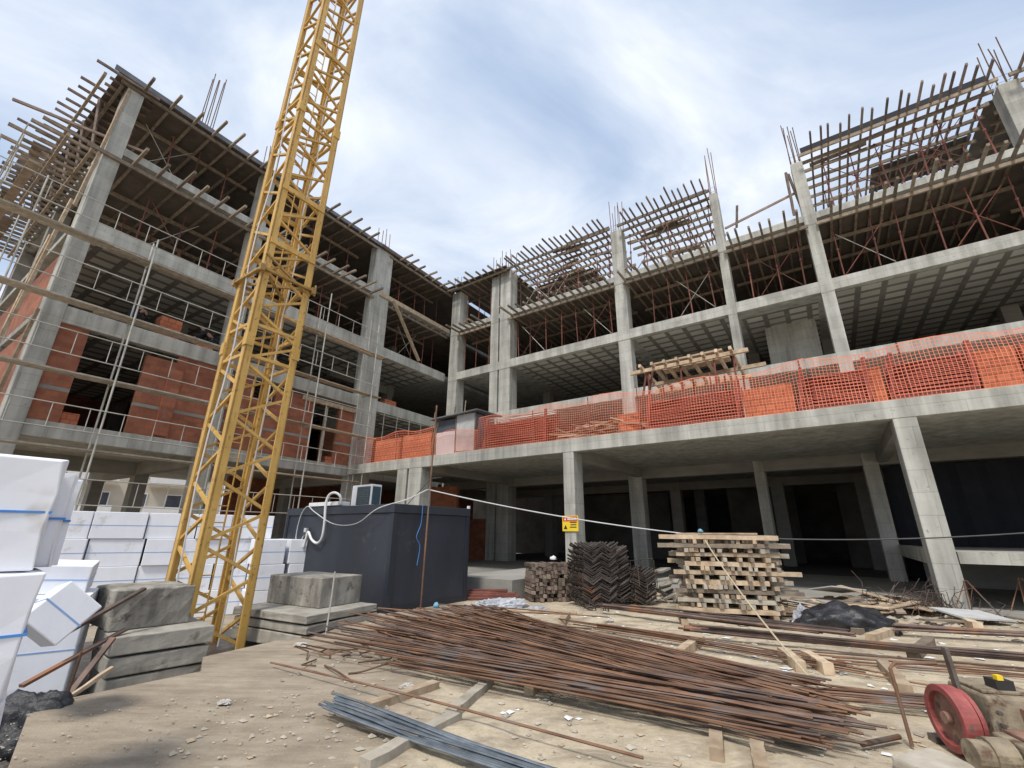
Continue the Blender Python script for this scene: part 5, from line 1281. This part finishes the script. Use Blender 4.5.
mb = MB().tube([mp(.22, -.5, .26), mp(.22, -.5, .36)], .055, 16).tube([mp(.22, -.5, .36), mp(.22, -.5, .385)], .03, 12).tube([mp(.36, -.35, .27), mp(.36, -.35, .33)], .03, 12)
obj('blade_head', mb, 'steel', mc)
obj('guide_rail', MB().tube([mp(.3, -.4, .34), mp(1.05, -.42, .36)], .022, 8), 'steel', mc)
obj('motor', MB().tube([mp(-.08, -.42, .16), mp(.06, -.42, .16)], .11, 18).tube([mp(-.18, -.42, .16), mp(-.08, -.42, .16)], .09, 18), 'machine', mc)
sw = obj('switch_box', mbox(MB(), .30, .42, -.10, .02, .487, .55), 'black_ink', mc); obj('switch_cover', mbox(MB(), .315, .355, -.105, -.06, .552, .585), 'sign_yellow', sw)
obj('guard_rod', MB().tube([mp(-.3, .06, .02), mp(-.33, .06, .56), mp(-.29, .06, .60), mp(.05, .12, .60)], .014, 8), 'rebar', mc)
obj('drive_belt', MB().disc(mp(.085, 0, .25), ma, .205, .03, 36, .19), 'red', mc)
stick('steel_pipe', MB().tube([(0, 0, 0), (1, 0, 0)], .02, 8).mesh('steel_pipe', 'rebar'), (2.78, 4.2, .05), (3.2, 4.35, .05), 'short rusty pipe on the ground beside the red flywheel', 'pipe', None)
block('flat_stone', (3.05, 3.85, 0), (.9, .3, 0), .22, .16, 0, .09, 'stone', 'flat brownish slab lying in front of the red flywheel', 'slab', None, .015, 44)

# ------------------------------------------------------------------ houses seen under the left wing
for k, (x, y, w, h, lb) in enumerate(((-47, 43, 34, 11.5, 'pale apartment house with balconies seen under the left wing'), (-22, 58, 14, 9, 'small cream house far behind the left wing'))):
    ap_ = empty('apartment_building', (x, y, -.36), rad(42)); tag(ap_, lb, 'building')
    obj('wall', MB().abox(-w / 2, w / 2, 0, 9, 0, h), 'facade_far', ap_)
    obj('roof', MB().abox(-w / 2 - .3, w / 2 + .3, -.4, 9.4, h, h + .35), 'concrete', ap_)
    for fl in range(3):
        nw = int(w / 3)
        for i in range(nw):
            xx = -w / 2 + w * (i + .5) / nw
            f = obj('window', MB().abox(xx - .75, xx + .75, -.06, -.002, 1.0 + 3.2 * fl, 2.5 + 3.2 * fl), 'white', ap_)
            obj('pane', MB().abox(xx - .65, xx + .65, -.075, -.062, 1.1 + 3.2 * fl, 2.4 + 3.2 * fl), 'glass_far', f)
        for xb in [-w / 2 + .8 + 6.5 * k2 for k2 in range(int(w / 6.5))]: obj('balcony', MB().abox(xb, xb + 4, -1.3, -.08, .1 + 3.2 * fl + .2, .35 + 3.2 * fl).abox(xb, xb + 4, -1.32, -1.26, .35 + 3.2 * fl, 1.1 + 3.2 * fl), 'white', ap_)

# ------------------------------------------------------------------ camera, light, sky
PI_, RO = rad(18.62), rad(.55)
F = V((0, math.cos(PI_), math.sin(PI_))); U0 = V((0, -math.sin(PI_), math.cos(PI_))); X0 = V((1, 0, 0))
X = X0 * math.cos(RO) + U0 * math.sin(RO); U = -X0 * math.sin(RO) + U0 * math.cos(RO)
cam = bpy.data.cameras.new('camera'); co = link('camera', cam)
m = M.Identity(4)
for i in range(3): m[i][0] = X[i]; m[i][1] = U[i]; m[i][2] = -F[i]
m[0][3], m[1][3], m[2][3] = 0, 0, 1.6
co.matrix_world = m
cam.sensor_width = 36; cam.lens = 442.87 / 1024 * 36; cam.clip_start = .05; cam.clip_end = 6000
scn.camera = co

SUN_EL, SUN_AZ = rad(58), rad(205)     # azimuth clockwise from +Y: behind the camera, slightly left
sd = V((math.cos(SUN_EL) * math.sin(SUN_AZ), math.cos(SUN_EL) * math.cos(SUN_AZ), math.sin(SUN_EL)))
sun = bpy.data.lights.new('sun', 'SUN'); sun.energy = 2.4; sun.angle = rad(11); sun.color = (1, .95, .87)
so = link('sun', sun); so.rotation_mode = 'QUATERNION'; so.rotation_quaternion = sd.to_track_quat('Z', 'Y'); so.location = (0, 0, 40)

w = bpy.data.worlds.new('World'); scn.world = w; w.use_nodes = True
nt = w.node_tree; bgn = nt.nodes['Background']
sky = N(nt, 'ShaderNodeTexSky', sky_type='NISHITA', sun_disc=False, sun_elevation=SUN_EL, sun_rotation=SUN_AZ)
tc = nt.nodes.new('ShaderNodeTexCoord')
sx = nt.nodes.new('ShaderNodeSeparateXYZ'); nt.links.new(tc.outputs['Generated'], sx.inputs[0])
dv = N(nt, 'ShaderNodeMath', operation='ADD'); nt.links.new(sx.outputs[2], dv.inputs[0]); dv.inputs[1].default_value = .25
mxz = N(nt, 'ShaderNodeMath', operation='MAXIMUM'); nt.links.new(dv.outputs[0], mxz.inputs[0]); mxz.inputs[1].default_value = .12
vd = N(nt, 'ShaderNodeVectorMath', operation='DIVIDE'); nt.links.new(tc.outputs['Generated'], vd.inputs[0])
cb = nt.nodes.new('ShaderNodeCombineXYZ')
for i in range(3): nt.links.new(mxz.outputs[0], cb.inputs[i])
nt.links.new(cb.outputs[0], vd.inputs[1])
mpn = nt.nodes.new('ShaderNodeMapping'); mpn.inputs['Location'].default_value = (3.4, 1.1, 0); mpn.inputs['Rotation'].default_value = (0, 0, .6); mpn.inputs['Scale'].default_value = (1.0, 1.5, 1)
nt.links.new(vd.outputs[0], mpn.inputs['Vector'])
f1 = noise(nt, mpn.outputs[0], 1.5, 7, .56, .5)
f2 = noise(nt, mpn.outputs[0], .75, 3, .5, .3)
mm = N(nt, 'ShaderNodeMath', operation='MULTIPLY_ADD'); nt.links.new(f1, mm.inputs[0]); mm.inputs[1].default_value = .55
m2 = N(nt, 'ShaderNodeMath', operation='MULTIPLY'); nt.links.new(f2, m2.inputs[0]); m2.inputs[1].default_value = .45
nt.links.new(m2.outputs[0], mm.inputs[2])
fac = ramp(nt, mm.outputs[0], [(.36, (.1, .1, .1)), (.62, (1, 1, 1))])
K = 9.0
cloud = ramp(nt, f1, [(.3, (.50 * K, .60 * K, .745 * K)), (.69, (.87 * K, .90 * K, .955 * K))])
base = mixc(nt, .75, sky.outputs[0], (.375 * K, .495 * K, .71 * K))
col = mixc(nt, fac, base, cloud)
nt.links.new(col, bgn.inputs['Color']); bgn.inputs['Strength'].default_value = .1
scn.view_settings.view_transform = 'Standard'; scn.view_settings.look = 'None'; scn.view_settings.gamma = 1; scn.view_settings.exposure = .47
scn.cycles.max_bounces = 6; scn.cycles.diffuse_bounces = 4
try: scn.cycles.use_denoising = True
except Exception: pass
